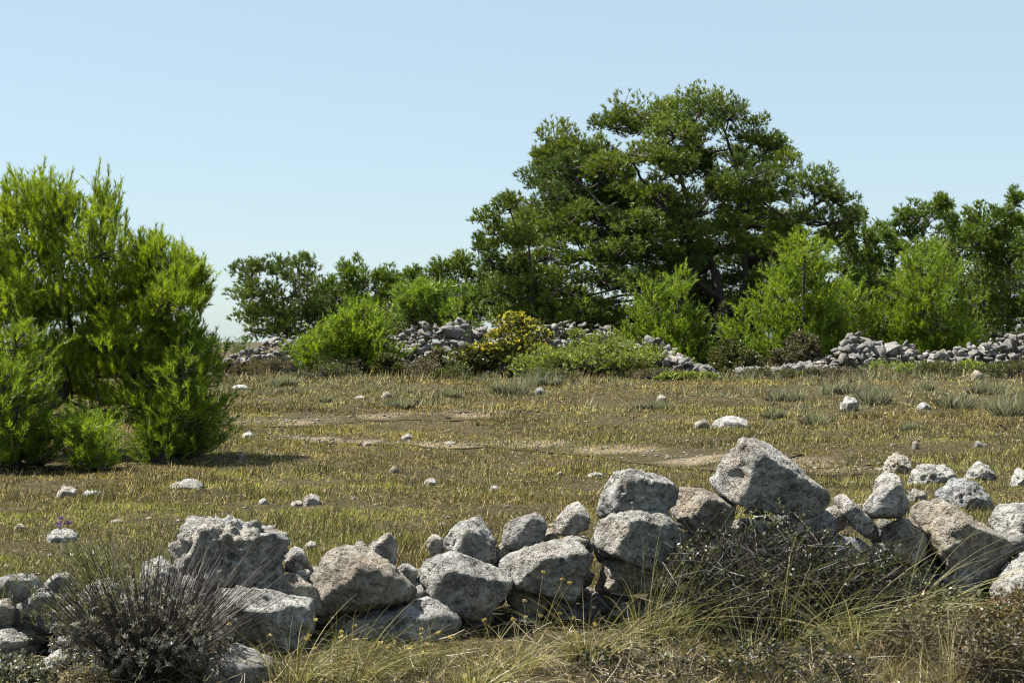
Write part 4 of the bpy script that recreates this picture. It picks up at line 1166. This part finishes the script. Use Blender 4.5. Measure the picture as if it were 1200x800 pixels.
# spiky tufts: grey green lavender and immortelle cushions
GREYG = [(0.18, 0.20, 0.12), (0.22, 0.23, 0.15), (0.14, 0.165, 0.095), (0.25, 0.24, 0.16)]
def tuft(label, px, base_py, hpx, wpx, seed, pal, group='grey green lavender tufts in the meadow', n=320, bw=0.012, name='lavender_tuft', cat='plant', dead=None):
    rng = np.random.default_rng(seed)
    g = ground_at(px, base_py); d = g[1]
    root = empty(name, g); loc = np.array(root.location)
    tag(root, label, cat, group)
    h = hpx * d / F; w = wpx * d / F * 0.5
    ns = 6
    sc = np.stack([rng.normal(0, 0.42, ns), rng.normal(0, 0.3, ns), np.zeros(ns)], 1); sh = rng.uniform(0.45, 1.1, ns); sr = rng.uniform(0.25, 0.5, ns)
    k = rng.integers(0, ns, n)
    a = rng.uniform(0, 6.28, n); q = np.sqrt(rng.random(n))
    out = np.stack([np.cos(a) * q, np.sin(a) * q * 0.8, np.zeros(n)], 1)
    base = g + sc[k] * w + out * w * 0.5 * sr[k][:, None]
    base[:, 2] = H(base[:, 0], base[:, 1])
    d0 = unit(out * 0.55 + np.array([0, 0, 1.0]) + rng.normal(0, 0.25, (n, 3)))
    L = h * sh[k] * (1.05 - 0.3 * q) * rng.uniform(0.45, 1.15, n)
    b = Geo(loc)
    b.add(*ribbons(base, d0, out * 0.1 + rng.normal(0, .06, (n, 3)), L, max(bw, d * 0.0006), 2, rng, pick(pal, n, rng, .15)))
    b.build('blades', M['grass'], root)
    m = n // 3
    a = rng.uniform(0, 6.28, m); q = np.sqrt(rng.random(m))
    o2 = np.stack([np.cos(a) * q, np.sin(a) * q * 0.8, np.zeros(m)], 1)
    s = Geo(loc)
    s.add(*ribbons(g + o2 * w * 0.6, unit(o2 + np.array([0, 0, 0.8])), np.zeros((m, 3)), h * 0.45 * rng.uniform(.6, 1.1, m), max(bw, d * 0.0006) * 1.3, 1, rng, pick(dead or [(0.06, 0.05, 0.04), (0.09, 0.075, 0.055)], m, rng, .15)))
    s.build('dead_stems', M['twig'], root)
    return root
for k, a in enumerate([
 ('grey green tuft with dark base left of the upright grey stone', 955, 498, 26, 50),
 ('pale grey green tuft above the upright grey stone', 995, 462, 26, 60),
 ('grey green tuft with a dark base right of the upright stone', 1023, 474, 34, 50),
 ('large silvery tuft at the right edge of the meadow', 1185, 488, 44, 70),
 ('silvery tuft on the slope left of the large silvery one', 1118, 478, 36, 70),
 ('grey green tuft below the dark thicket', 915, 470, 24, 56),
 ('small grey green tuft right of the tilted whitish slab', 905, 490, 16, 36),
 ('grey green tuft in front of the darker yellow shrub', 600, 462, 30, 60),
 ('grey green tuft between the yellow shrub and the juniper', 640, 452, 24, 50),
 ('grey green tuft below the bushy pine', 475, 478, 16, 34),
 ('round dark green tuft in grass below the left heap', 382, 472, 10, 20),
 ('grey green tuft beside the bare strip', 335, 452, 16, 40),
 ('small dark tuft on the right meadow', 1068, 504, 12, 30),
 ('dark tuft by the right wall foot', 1085, 458, 18, 24),
 ('grey tuft next to the right wall foot', 1150, 462, 24, 50),
 ('small tuft near the bare earth strip middle', 530, 466, 14, 34),
 ('olive tuft below the dark bush', 760, 480, 16, 44)]):
    tuft(a[0], a[1], a[2], a[3], a[4], 200 + k, GREYG)

# ------------------------------------------------------------------ foreground plants
# dry grey bush at lower left
rng = np.random.default_rng(301)
bd = 6.75
gx = wx(172, bd); g0 = np.array([gx, bd, H1(gx, bd)])
bush = empty('dry_bush', g0)
tag(bush, 'dry dark grey bush of bare radiating stems before the wall', 'bush')
n = 1700
az = rng.uniform(0, 6.28, n); q = np.sqrt(rng.random(n))
out = np.stack([np.cos(az) * q, np.sin(az) * q, np.zeros(n)], 1)
st = Geo(g0)
st.add(*ribbons(g0 + out * 0.10, unit(out * 0.85 + np.array([0, 0, 1]) + rng.normal(0, .17, (n, 3))), out * 0.15 + rng.normal(0, .10, (n, 3)), 0.62 * rng.uniform(.40, 1.1, n), 0.005, 5, rng,
                pick([(0.04, 0.034, 0.030), (0.065, 0.055, 0.047), (0.09, 0.078, 0.066), (0.03, 0.026, 0.024), (0.15, 0.128, 0.10)], n, rng, .2), 0.35))
st.build('stems', M['twig'], bush)
n = 760
az = rng.uniform(0, 6.28, n); q = np.sqrt(rng.random(n))
pos = g0 + np.stack([np.cos(az) * q * 0.42, np.sin(az) * q * 0.36 - 0.05, 0.08 + rng.random(n) * 0.42 * (1.1 - 0.6 * q)], 1)
lf = Geo(g0)
lf.add(*needles(pos, unit(rng.normal(size=(n, 3)) + np.array([0, -.2, .6])), 0.03, 16, 0.022, 0.0075, rng, pick([(0.19, 0.185, 0.17), (0.13, 0.125, 0.115), (0.25, 0.245, 0.225), (0.09, 0.085, 0.075)], n, rng, .15), 0.4, 1.0, True))
lf.build('woolly_leaves', M['leaf'], bush)
n = 200
pos = g0 + np.stack([rng.normal(-0.30, 0.13, n), rng.normal(0.02, .14, n), rng.uniform(0.22, 0.60, n)], 1)
lf = Geo(g0)
lf.add(*needles(pos, unit(rng.normal(0, .4, (n, 3)) + np.array([-0.2, 0, 1])), 0.07, 16, 0.03, 0.005, rng, pick([(0.13, 0.135, 0.055), (0.17, 0.165, 0.08), (0.10, 0.11, 0.05)], n, rng, .15), 0.8, 0.7))
lf.build('green_shoots', M['leaf'], bush)

# tangled scrub before the wall at right
def scrub(label, px, d, base_py, hpx, wpx, seed, nt, nl, pal_t, pal_l, name='scrub_bush', leaf=(0.022, 0.014)):
    rng = np.random.default_rng(seed)
    bx = wx(px, d); g = np.array([bx, d, H1(bx, d)])
    root = empty(name, g); loc = np.array(root.location)
    tag(root, label, 'bush', 'tangled scrub bushes before the wall')
    h = hpx * d / F; w = wpx * d / F * 0.5
    az = rng.uniform(0, 6.28, nt); q = np.sqrt(rng.random(nt))
    out = np.stack([np.cos(az) * q, np.sin(az) * q * 0.7, np.zeros(nt)], 1)
    z = rng.random(nt) * h * 0.75 * (1 - 0.5 * q * q)
    base = g + out * w * 0.85 + np.stack([np.zeros(nt), np.zeros(nt), z], 1)
    d0 = unit(rng.normal(size=(nt, 3)) * np.array([1, 0.8, 0.6]) + np.array([0, 0, 0.55]) + out * 0.3)
    L = rng.uniform(0.08, 0.30, nt) * (h / 0.7)
    t = Geo(loc)
    t.add(*ribbons(base, d0, rng.normal(0, .35, (nt, 3)) - np.array([0, 0, .15]), L, rng.uniform(0.003, 0.007, nt), 4, rng, pick(pal_t, nt, rng, .2), 0.4))
    t.build('twigs', M['twig'], root)
    az = rng.uniform(0, 6.28, nl); q = np.sqrt(rng.random(nl))
    pos = g + np.stack([np.cos(az) * q * w, np.sin(az) * q * w * 0.7, rng.random(nl) ** 0.8 * h * (1 - 0.45 * q * q)], 1)
    lf = Geo(loc)
    lf.add(*needles(pos, unit(rng.normal(size=(nl, 3)) + np.array([0, -.1, .8])), 0.05, 9, leaf[0], leaf[1], rng, pick(pal_l, nl, rng, .2), 0.5, 0.9, True))
    lf.build('leaves', M['leaf'], root)
    return root
TW = [(0.020, 0.017, 0.015), (0.034, 0.029, 0.025), (0.022, 0.019, 0.016), (0.018, 0.015, 0.012), (0.05, 0.044, 0.037), (0.028, 0.024, 0.018), (0.030, 0.024, 0.02), (0.23, 0.215, 0.19)]  # near-black twigs: the shade inside the scrub is put into the colour
LV = [(0.026, 0.032, 0.013), (0.034, 0.042, 0.014), (0.02, 0.024, 0.012), (0.075, 0.08, 0.03), (0.04, 0.03, 0.02)]  # leaves darkened likewise for the shaded interior
scrub('large dark tangled scrub bush under the tallest boulder', 905, 7.85, 760, 160, 250, 311, 4600, 700, TW, LV)
scrub('scrub bush of dry stems between tallest boulder and sloping slab', 1035, 7.8, 750, 105, 170, 312, 2800, 450, TW, LV)
scrub('low brown scrub below the sloping slab', 1120, 7.2, 780, 72, 190, 313, 1900, 500, [(0.10, 0.085, 0.06), (0.20, 0.17, 0.12), (0.06, 0.05, 0.04)], [(0.11, 0.10, 0.05), (0.15, 0.12, 0.07), (0.08, 0.08, 0.04)])
scrub('rusty leaved scrub before the pale boulder at right', 1190, 7.2, 770, 80, 110, 314, 800, 360, TW, [(0.16, 0.09, 0.05), (0.12, 0.10, 0.05), (0.22, 0.16, 0.11)])
scrub('small dark scrub beside the smooth oval boulder', 815, 8.05, 740, 110, 80, 315, 700, 260, TW, LV)
scrub('greyish cushion shrub at the lower left corner', 18, 6.45, 800, 42, 90, 316, 420, 260, TW, [(0.14, 0.145, 0.11), (0.10, 0.105, 0.075), (0.19, 0.185, 0.15)])
scrub('brown stalky shrub at the lower right corner', 1170, 6.5, 800, 95, 90, 317, 900, 260, [(0.11, 0.085, 0.06), (0.06, 0.05, 0.04)], [(0.12, 0.10, 0.05), (0.09, 0.08, 0.04)])

scrub('low grey brown tangle at the bottom edge under the large scrub', 930, 6.75, 790, 60, 200, 318, 900, 120, TW + [(0.22, 0.18, 0.11)], LV)
scrub('low straw and twig tangle at the bottom edge under the oval boulder', 760, 6.8, 790, 36, 180, 319, 700, 70, TW + [(0.26, 0.22, 0.13), (0.2, 0.17, 0.09)], LV)
# dead stalks and twigs lying about before the wall
rng = np.random.default_rng(371)
n = 5200
d_ = rng.uniform(6.0, 8.2, n); x_ = wx(rng.uniform(-120, 1320, n), d_)
b_ = np.stack([x_, d_, H(x_, d_) + rng.uniform(0, 0.03, n)], 1)
az = rng.uniform(0, 6.28, n)
lt = Geo()
lt.add(*ribbons(b_, unit(np.stack([np.cos(az), np.sin(az), rng.uniform(0, .7, n)], 1)), rng.normal(0, .25, (n, 3)) - np.array([0, 0, .12]), rng.uniform(.04, .22, n), rng.uniform(.003, .007, n), 3, rng,
       pick([(0.32, 0.29, 0.23), (0.20, 0.16, 0.10), (0.10, 0.08, 0.05), (0.05, 0.04, 0.03), (0.26, 0.21, 0.11)], n, rng, .2), 0.4))
tag(lt.build('dead_stalks', M['twig']), 'dead stalks and twigs littering the ground before the wall', 'dead stalks', None, 'stuff')

# arching sedge tufts
SEDGE = [(0.13, 0.14, 0.045), (0.20, 0.18, 0.07), (0.30, 0.255, 0.12), (0.10, 0.115, 0.04)]
def sedge(label, px, d, n, hpx, seed, pal=SEDGE, lean=(0.0, -0.1), spread=0.14, w=0.0055, name='sedge_tuft'):
    rng = np.random.default_rng(seed)
    bx = wx(px, d); g = np.array([bx, d, H1(bx, d)])
    root = empty(name, g)
    tag(root, label, 'grass tuft', 'long bladed sedge tufts before the wall')
    h = hpx * d / F
    az = rng.uniform(0, 6.28, n)
    out = np.stack([np.cos(az), np.sin(az), np.zeros(n)], 1)
    base = g + out * rng.random((n, 1)) * spread
    ln = np.array([lean[0], lean[1], 0])
    d0 = unit(out * rng.uniform(0.1, 0.6, (n, 1)) + np.array([0, 0, 1]) + ln)
    bend = (out * 0.35 + ln * 1.2) * rng.uniform(0.4, 1.5, (n, 1)) + np.array([0, 0, -0.5]) * rng.uniform(0.2, 1.3, (n, 1))
    b = Geo(root.location)
    b.add(*ribbons(base, d0, bend, h * rng.uniform(0.5, 1.35, n), w * rng.uniform(.6, 1.2, n), 7, rng, pick(pal, n, rng, .15), 0.1))
    b.build('blades', M['grass'], root)
    return root
for k, a in enumerate([
 ('green sedge tuft below the smooth oval boulder', 765, 7.75, 110, 130, [(0.10, 0.12, 0.035), (0.15, 0.15, 0.05), (0.075, 0.09, 0.03), (0.24, 0.21, 0.09)], (0.25, -.1)),
 ('straw coloured sedge tuft arching over the dark scrub', 800, 7.6, 45, 190, [(0.28, 0.25, 0.12), (0.16, 0.16, 0.06), (0.10, 0.115, 0.04)], (0.3, -.1)),
 ('dark green sedge tuft under the long low slab', 490, 6.9, 130, 90, [(0.07, 0.085, 0.03), (0.11, 0.12, 0.045)], (-.2, -.15)),
 ('green sedge tuft beside the dry grey bush', 350, 6.6, 120, 100, None, (0.2, -.1)),
 ('long stemmed sedge tuft at the foot of the low slab', 420, 6.6, 100, 110, None, (0.35, -.1)),
 ('pale sedge tuft arching before the sloping slab', 1060, 7.6, 70, 170, [(0.36, 0.33, 0.18), (0.22, 0.22, 0.09)], (0.4, -.2)),
 ('thin straw sedge tuft left of the brown scrub', 1000, 7.2, 70, 120, [(0.36, 0.31, 0.17), (0.22, 0.20, 0.09)], (-.2, -.1)),
 ('dry sedge tuft below the wedge shaped block', 610, 7.0, 55, 85, [(0.34, 0.29, 0.15), (0.2, 0.18, 0.08)], (0.2, -.2)),
 ('sedge tuft below the dark hollow of the wall', 690, 7.1, 120, 110, None, (0.1, -.2)),
 ('brown sedge tuft at the lower right corner', 1120, 6.6, 120, 100, [(0.28, 0.24, 0.13), (0.17, 0.15, 0.07)], (0.1, -.1)),
 ('short sedge tuft in front of the scrub', 880, 6.9, 130, 90, None, (0.0, -.2)),
 ('dark olive sedge tuft hanging over the middle of the large scrub', 930, 7.5, 60, 170, [(0.10, 0.12, 0.035), (0.15, 0.15, 0.05), (0.30, 0.28, 0.15)], (0.3, -.3)),
 ('long olive sedge tuft hanging over the right part of the large scrub', 985, 7.45, 55, 150, [(0.11, 0.125, 0.04), (0.17, 0.17, 0.06), (0.32, 0.29, 0.16)], (0.35, -.3)),
 ('sedge tuft in the lowest part of the middle foreground', 560, 6.5, 130, 80, [(0.30, 0.27, 0.12), (0.16, 0.17, 0.06)], (0.1, -.2)),
]):
    sedge(a[0], a[1], a[2], a[3], a[4], 330 + k, a[5] or SEDGE, a[6])

# stalks with small yellowish flower heads
def heads(label, px, d, n, hpx, seed):
    rng = np.random.default_rng(seed)
    bx = wx(px, d); g = np.array([bx, d, H1(bx, d)])
    root = empty('flower_stalks', g)
    tag(root, label, 'flowers', 'yellow headed flower stalks before the wall')
    h = hpx * d / F
    az = rng.uniform(0, 6.28, n)
    out = np.stack([np.cos(az), np.sin(az) * .6, np.zeros(n)], 1)
    base = g + out * 0.05
    d0 = unit(out * rng.uniform(0.1, 0.8, (n, 1)) + np.array([0, 0, 1]))
    L = h * rng.uniform(0.6, 1.2, n)
    bend = out * 0.2 - np.array([0, 0, .1])
    b = Geo(root.location); b.add(*ribbons(base, d0, bend, L, 0.003, 4, rng, pick([(0.16, 0.14, 0.06)], n, rng, .1), .7)); b.build('stalks', M['grass'], root)
    tip = base + (d0 + bend) * L[:, None]
    hc = pick([(0.42, 0.36, 0.12), (0.36, 0.30, 0.14), (0.30, 0.24, 0.10)], n, rng, .12); hd = unit(d0 + bend)
    for i in range(n):
        f = Geo(root.location); f.add(*needles(tip[i:i + 1], hd[i:i + 1], 0.012, 26, 0.012, 0.009, rng, hc[i:i + 1], 0.2, 1.0, True)); f.build('flower_head', M['petal'], root)
heads('stalks with small straw yellow heads below the low slab', 445, 6.45, 16, 70, 351)
heads('few yellow headed stalks below the angular block', 520, 6.6, 9, 60, 352)
heads('thin stalks with dry heads below the wedge shaped block', 620, 6.9, 12, 110, 353)
heads('yellow headed stalks beside the broad block', 335, 6.7, 9, 80, 354)

# thistles in the meadow
def thistle(label, px, py, hpx, seed, col):
    rng = np.random.default_rng(seed)
    g = ground_at(px, py); d = g[1]; h = hpx * d / F
    root = empty('thistle', g); tag(root, label, 'thistle', 'thistles scattered in the meadow')
    n = 5
    az = rng.uniform(0, 6.28, n); out = np.stack([np.cos(az), np.sin(az), np.zeros(n)], 1)
    base = np.repeat(g[None], n, 0); d0 = unit(out * 0.35 + np.array([0, 0, 1])); L = h * rng.uniform(.6, 1, n)
    b = Geo(root.location); b.add(*ribbons(base, d0, out * 0.05, L, max(.006, d * .0004), 3, rng, pick([(0.13, 0.11, 0.06)], n, rng, .1), .7)); b.build('stalks', M['grass'], root)
    tip = base + (d0 + out * 0.05) * L[:, None]
    for i in range(n):
        f = Geo(root.location); f.add(*needles(tip[i:i + 1], d0[i:i + 1], 0.02, 30, 0.03, 0.012, rng, pick([col], 1, rng, .12), 0.3, 1.0, True)); f.build('flower_head', M['petal'], root)
thistle('purple headed thistle behind the dry grey bush', 76, 632, 24, 361, (0.22, 0.13, 0.30))
thistle('dried brown thistle in the right meadow', 1174, 522, 24, 362, (0.08, 0.05, 0.035))
thistle('dried pale thistle behind the low white topped rock', 1072, 528, 16, 363, (0.30, 0.26, 0.22))
thistle('dried thistle above the bluish stone at right', 1048, 524, 14, 364, (0.12, 0.09, 0.08))

# ------------------------------------------------------------------ grass
STRAW = np.array([0.32, 0.235, 0.060]); GOLD = np.array([0.22, 0.165, 0.048]); OLV = np.array([0.165, 0.165, 0.038]); GRN = np.array([0.135, 0.175, 0.028]); RED = np.array([0.15, 0.082, 0.030]); GRY = np.array([0.16, 0.165, 0.105])
def meadow(name, label, npt, per, seed, ylo, yhi, hgt, xlo=-260, xhi=1480, nseg=1, wk=0.00055, wmin=0.003, tall=0.0, hmul=lambda x, y: 1.0, pal=None, ko=None, dull=0.0):
    rng = np.random.default_rng(seed)
    py = rng.uniform(ylo, yhi, npt); px = rng.uniform(xlo, xhi, npt)
    d = np.full(npt, 0.0)
    d = 1.6 * F / np.maximum(py - 400, 8)
    for _ in range(6):
        d = np.clip((CAMZ - H(wx(px, d), d)) * F / np.maximum(py - 400, 8), 4.5, 80)
    x = wx(px, d) + rng.normal(0, 0.05, npt); y = d + rng.normal(0, 0.02, npt) * d
    pm = path_mask(x, y)
    bare = noise2(x / 0.9, y / 0.9, 61) * 0.6 + noise2(x / 3.1, y / 2.2, 62) * 0.6
    keep = (rng.random(npt) > pm * 0.18) & (rng.random(npt) > sstep(0.5, 0.95, bare) * 0.6)
    if ko is not None: keep &= ko(x, y, rng)
    x, y = x[keep], y[keep]; n = len(x)
    a = noise2(x / 5, y / 3.5, 63); b = noise2(x / 1.3, y / 1.0, 64); c = noise2(x / 0.45, y / 0.45, 65)
    near = sstep(17, 9, y)
    wg = np.clip(0.86 + 0.65 * a + 0.5 * b + 0.35 * near, 0, 1)[:, None]
    green = OLV * (1 - near[:, None] * 0.6) + GRN * near[:, None] * 0.6
    dry = STRAW * (0.5 + 0.5 * c[:, None]).clip(0, 1) + GOLD * (1 - (0.5 + 0.5 * c[:, None]).clip(0, 1))
    col = green * wg + dry * (1 - wg)
    col = col * (1 - 0.30 * dull) + np.array([0.12, 0.105, 0.055]) * 0.30 * dull
    rmask = sstep(0.0, 0.5, noise2(x / 2.4, y / 1.6, 66))[:, None] * 0.42
    col = col * (1 - rmask) + RED * rmask
    gm = (sstep(0.2, 0.6, noise2(x / 3.0 + 9, y / 2.0, 67)) * sstep(28, 36, y))[:, None] * 0.6
    col = col * (1 - gm) + GRY * gm
    col = col * np.exp(rng.normal(0, 0.36, (n, 1)) + 0.75 * noise2(x / 0.9, y / 0.7, 70)[:, None] + 0.45 * noise2(x / 4.0, y / 2.0, 75)[:, None])
    if pal is not None: col = pick(pal, n, rng, 0.2)
    hh = hgt * (1 + 0.8 * noise2(x / 0.8, y / 0.8, 69) + 0.5 * b + 0.4 * c).clip(0.35, 2)
    hh = hh * hmul(x, y)
    rep = lambda q: np.repeat(q, per, axis=0)
    N = n * per
    tuft_r = 0.035 + 0.0012 * rep(y)
    base = np.stack([rep(x), rep(y), np.zeros(N)], 1) + np.stack([rng.normal(size=N) * tuft_r, rng.normal(size=N) * tuft_r, np.zeros(N)], 1)
    base[:, 2] = H(base[:, 0], base[:, 1]) - 0.004
    az = rng.uniform(0, 6.28, N)
    out = np.stack([np.cos(az), np.sin(az), np.zeros(N)], 1)
    d0 = unit(out * rng.uniform(0.1, 0.9, (N, 1)) * 0.75 + np.array([0.1, 0, 1]))
    lie = (rng.random(N) < (0.42 if nseg == 1 else 0.2))[:, None]
    d0 = np.where(lie, unit(out + np.array([0, 0, 0.28])), d0)
    L = rep(hh) * rng.uniform(0.4, 1.25, N) * np.where(rng.random(N) < tall, 1.8, 1.0)
    w = np.maximum(wmin, wk * base[:, 1]) * rng.uniform(0.6, 1.3, N)
    cc = (rep(col) * (1 + rng.normal(0, 0.22, (N, 1)))).clip(0.01, 0.8)
    pale = (rng.random(N) < 0.13)[:, None]  # pale share of blades: sunlit highlights put into the colour
    cc = np.where(pale, np.array([0.55, 0.45, 0.24]), cc)
    dark = (rng.random(N) < 0.20)[:, None]  # near-black share of blades: shade of the gaps painted in
    cc = np.where(dark, np.array([0.045, 0.036, 0.02]), cc)
    g = Geo()
    if nseg == 1: g.add(*blades(base, d0, out * 0.06, L, w, rng, cc))
    else: g.add(*ribbons(base, d0, out * 0.25 - np.array([0, 0, 0.2]), L, w, nseg, rng, cc, 0.1))
    tag(g.build(name, M['grass']), label, 'grass', None, 'stuff')
meadow('meadow_grass', 'short dry straw and olive grass covering the far meadow', 42000, 7, 401, 424, 520, 0.058, nseg=1, wk=0.0006, dull=1.0)
meadow('meadow_grass', 'short olive and straw grass covering the near meadow', 46000, 7, 402, 515, 690, 0.046, nseg=1, wk=0.00055)
DRYF = [(0.28, 0.235, 0.11), (0.20, 0.165, 0.07), (0.13, 0.13, 0.045), (0.09, 0.105, 0.032), (0.075, 0.06, 0.035), (0.34, 0.30, 0.17), (0.16, 0.145, 0.085)]
def front_h(x, y):
    px = x / y * F + 600
    dd = wall_d(0) + np.maximum(px, -100) / 1200.0 * 2.1 * 1.0 - y
    return (0.45 + 0.75 * sstep(640, 900, px)) * (0.55 + 0.7 * (noise2(x / 0.35, y / 0.35, 71) * 0.5 + 0.5)) * (0.6 + 0.4 * sstep(0.0, 0.6, dd))
meadow('foreground_grass', 'longer dry and green grass before the stone wall', 5200, 13, 403, 690, 850, 0.12, nseg=2, wk=0.00042, tall=0.10, hmul=front_h, pal=DRYF)
WEED = [(0.06, 0.05, 0.028), (0.10, 0.075, 0.04), (0.075, 0.08, 0.028), (0.12, 0.115, 0.06), (0.07, 0.09, 0.03), (0.17, 0.13, 0.06)]
meadow('weeds', 'scattered darker weeds and low forbs standing out of the dry meadow', 12000, 14, 404, 425, 690, 0.10, nseg=1, wk=0.0006, pal=WEED,
       ko=lambda x, y, r: r.random(len(x)) < (0.12 + sstep(-0.1, 0.6, noise2(x / 1.6, y / 1.2, 72))))
meadow('tall_dry_grass', 'taller dry grass and weeds fringing the far rubble walls', 5200, 14, 405, 424, 449, 0.24, nseg=1, wk=0.00055, pal=WEED + [(0.26, 0.20, 0.08), (0.2, 0.15, 0.06), (0.11, 0.12, 0.035), (0.15, 0.15, 0.09)],
       ko=lambda x, y, r: r.random(len(x)) < (0.15 + sstep(-0.4, 0.5, noise2(x / 2.2, y / 1.2, 73))))
meadow('low_scrub', 'low grey green scrub covering the slope below the right rubble wall', 9000, 14, 406, 426, 505, 0.20, nseg=1, wk=0.0005, pal=GREYG + [(0.10, 0.11, 0.05), (0.08, 0.07, 0.045), (0.13, 0.12, 0.06)],
       ko=lambda x, y, r: r.random(len(x)) < sstep(-0.15, 0.35, noise2(x / 2.0, y / 1.5, 76) - 0.15 + 0.5 * sstep(3, 10, x) + 0.25 * sstep(34, 40, y)) * sstep(24, 31, y))
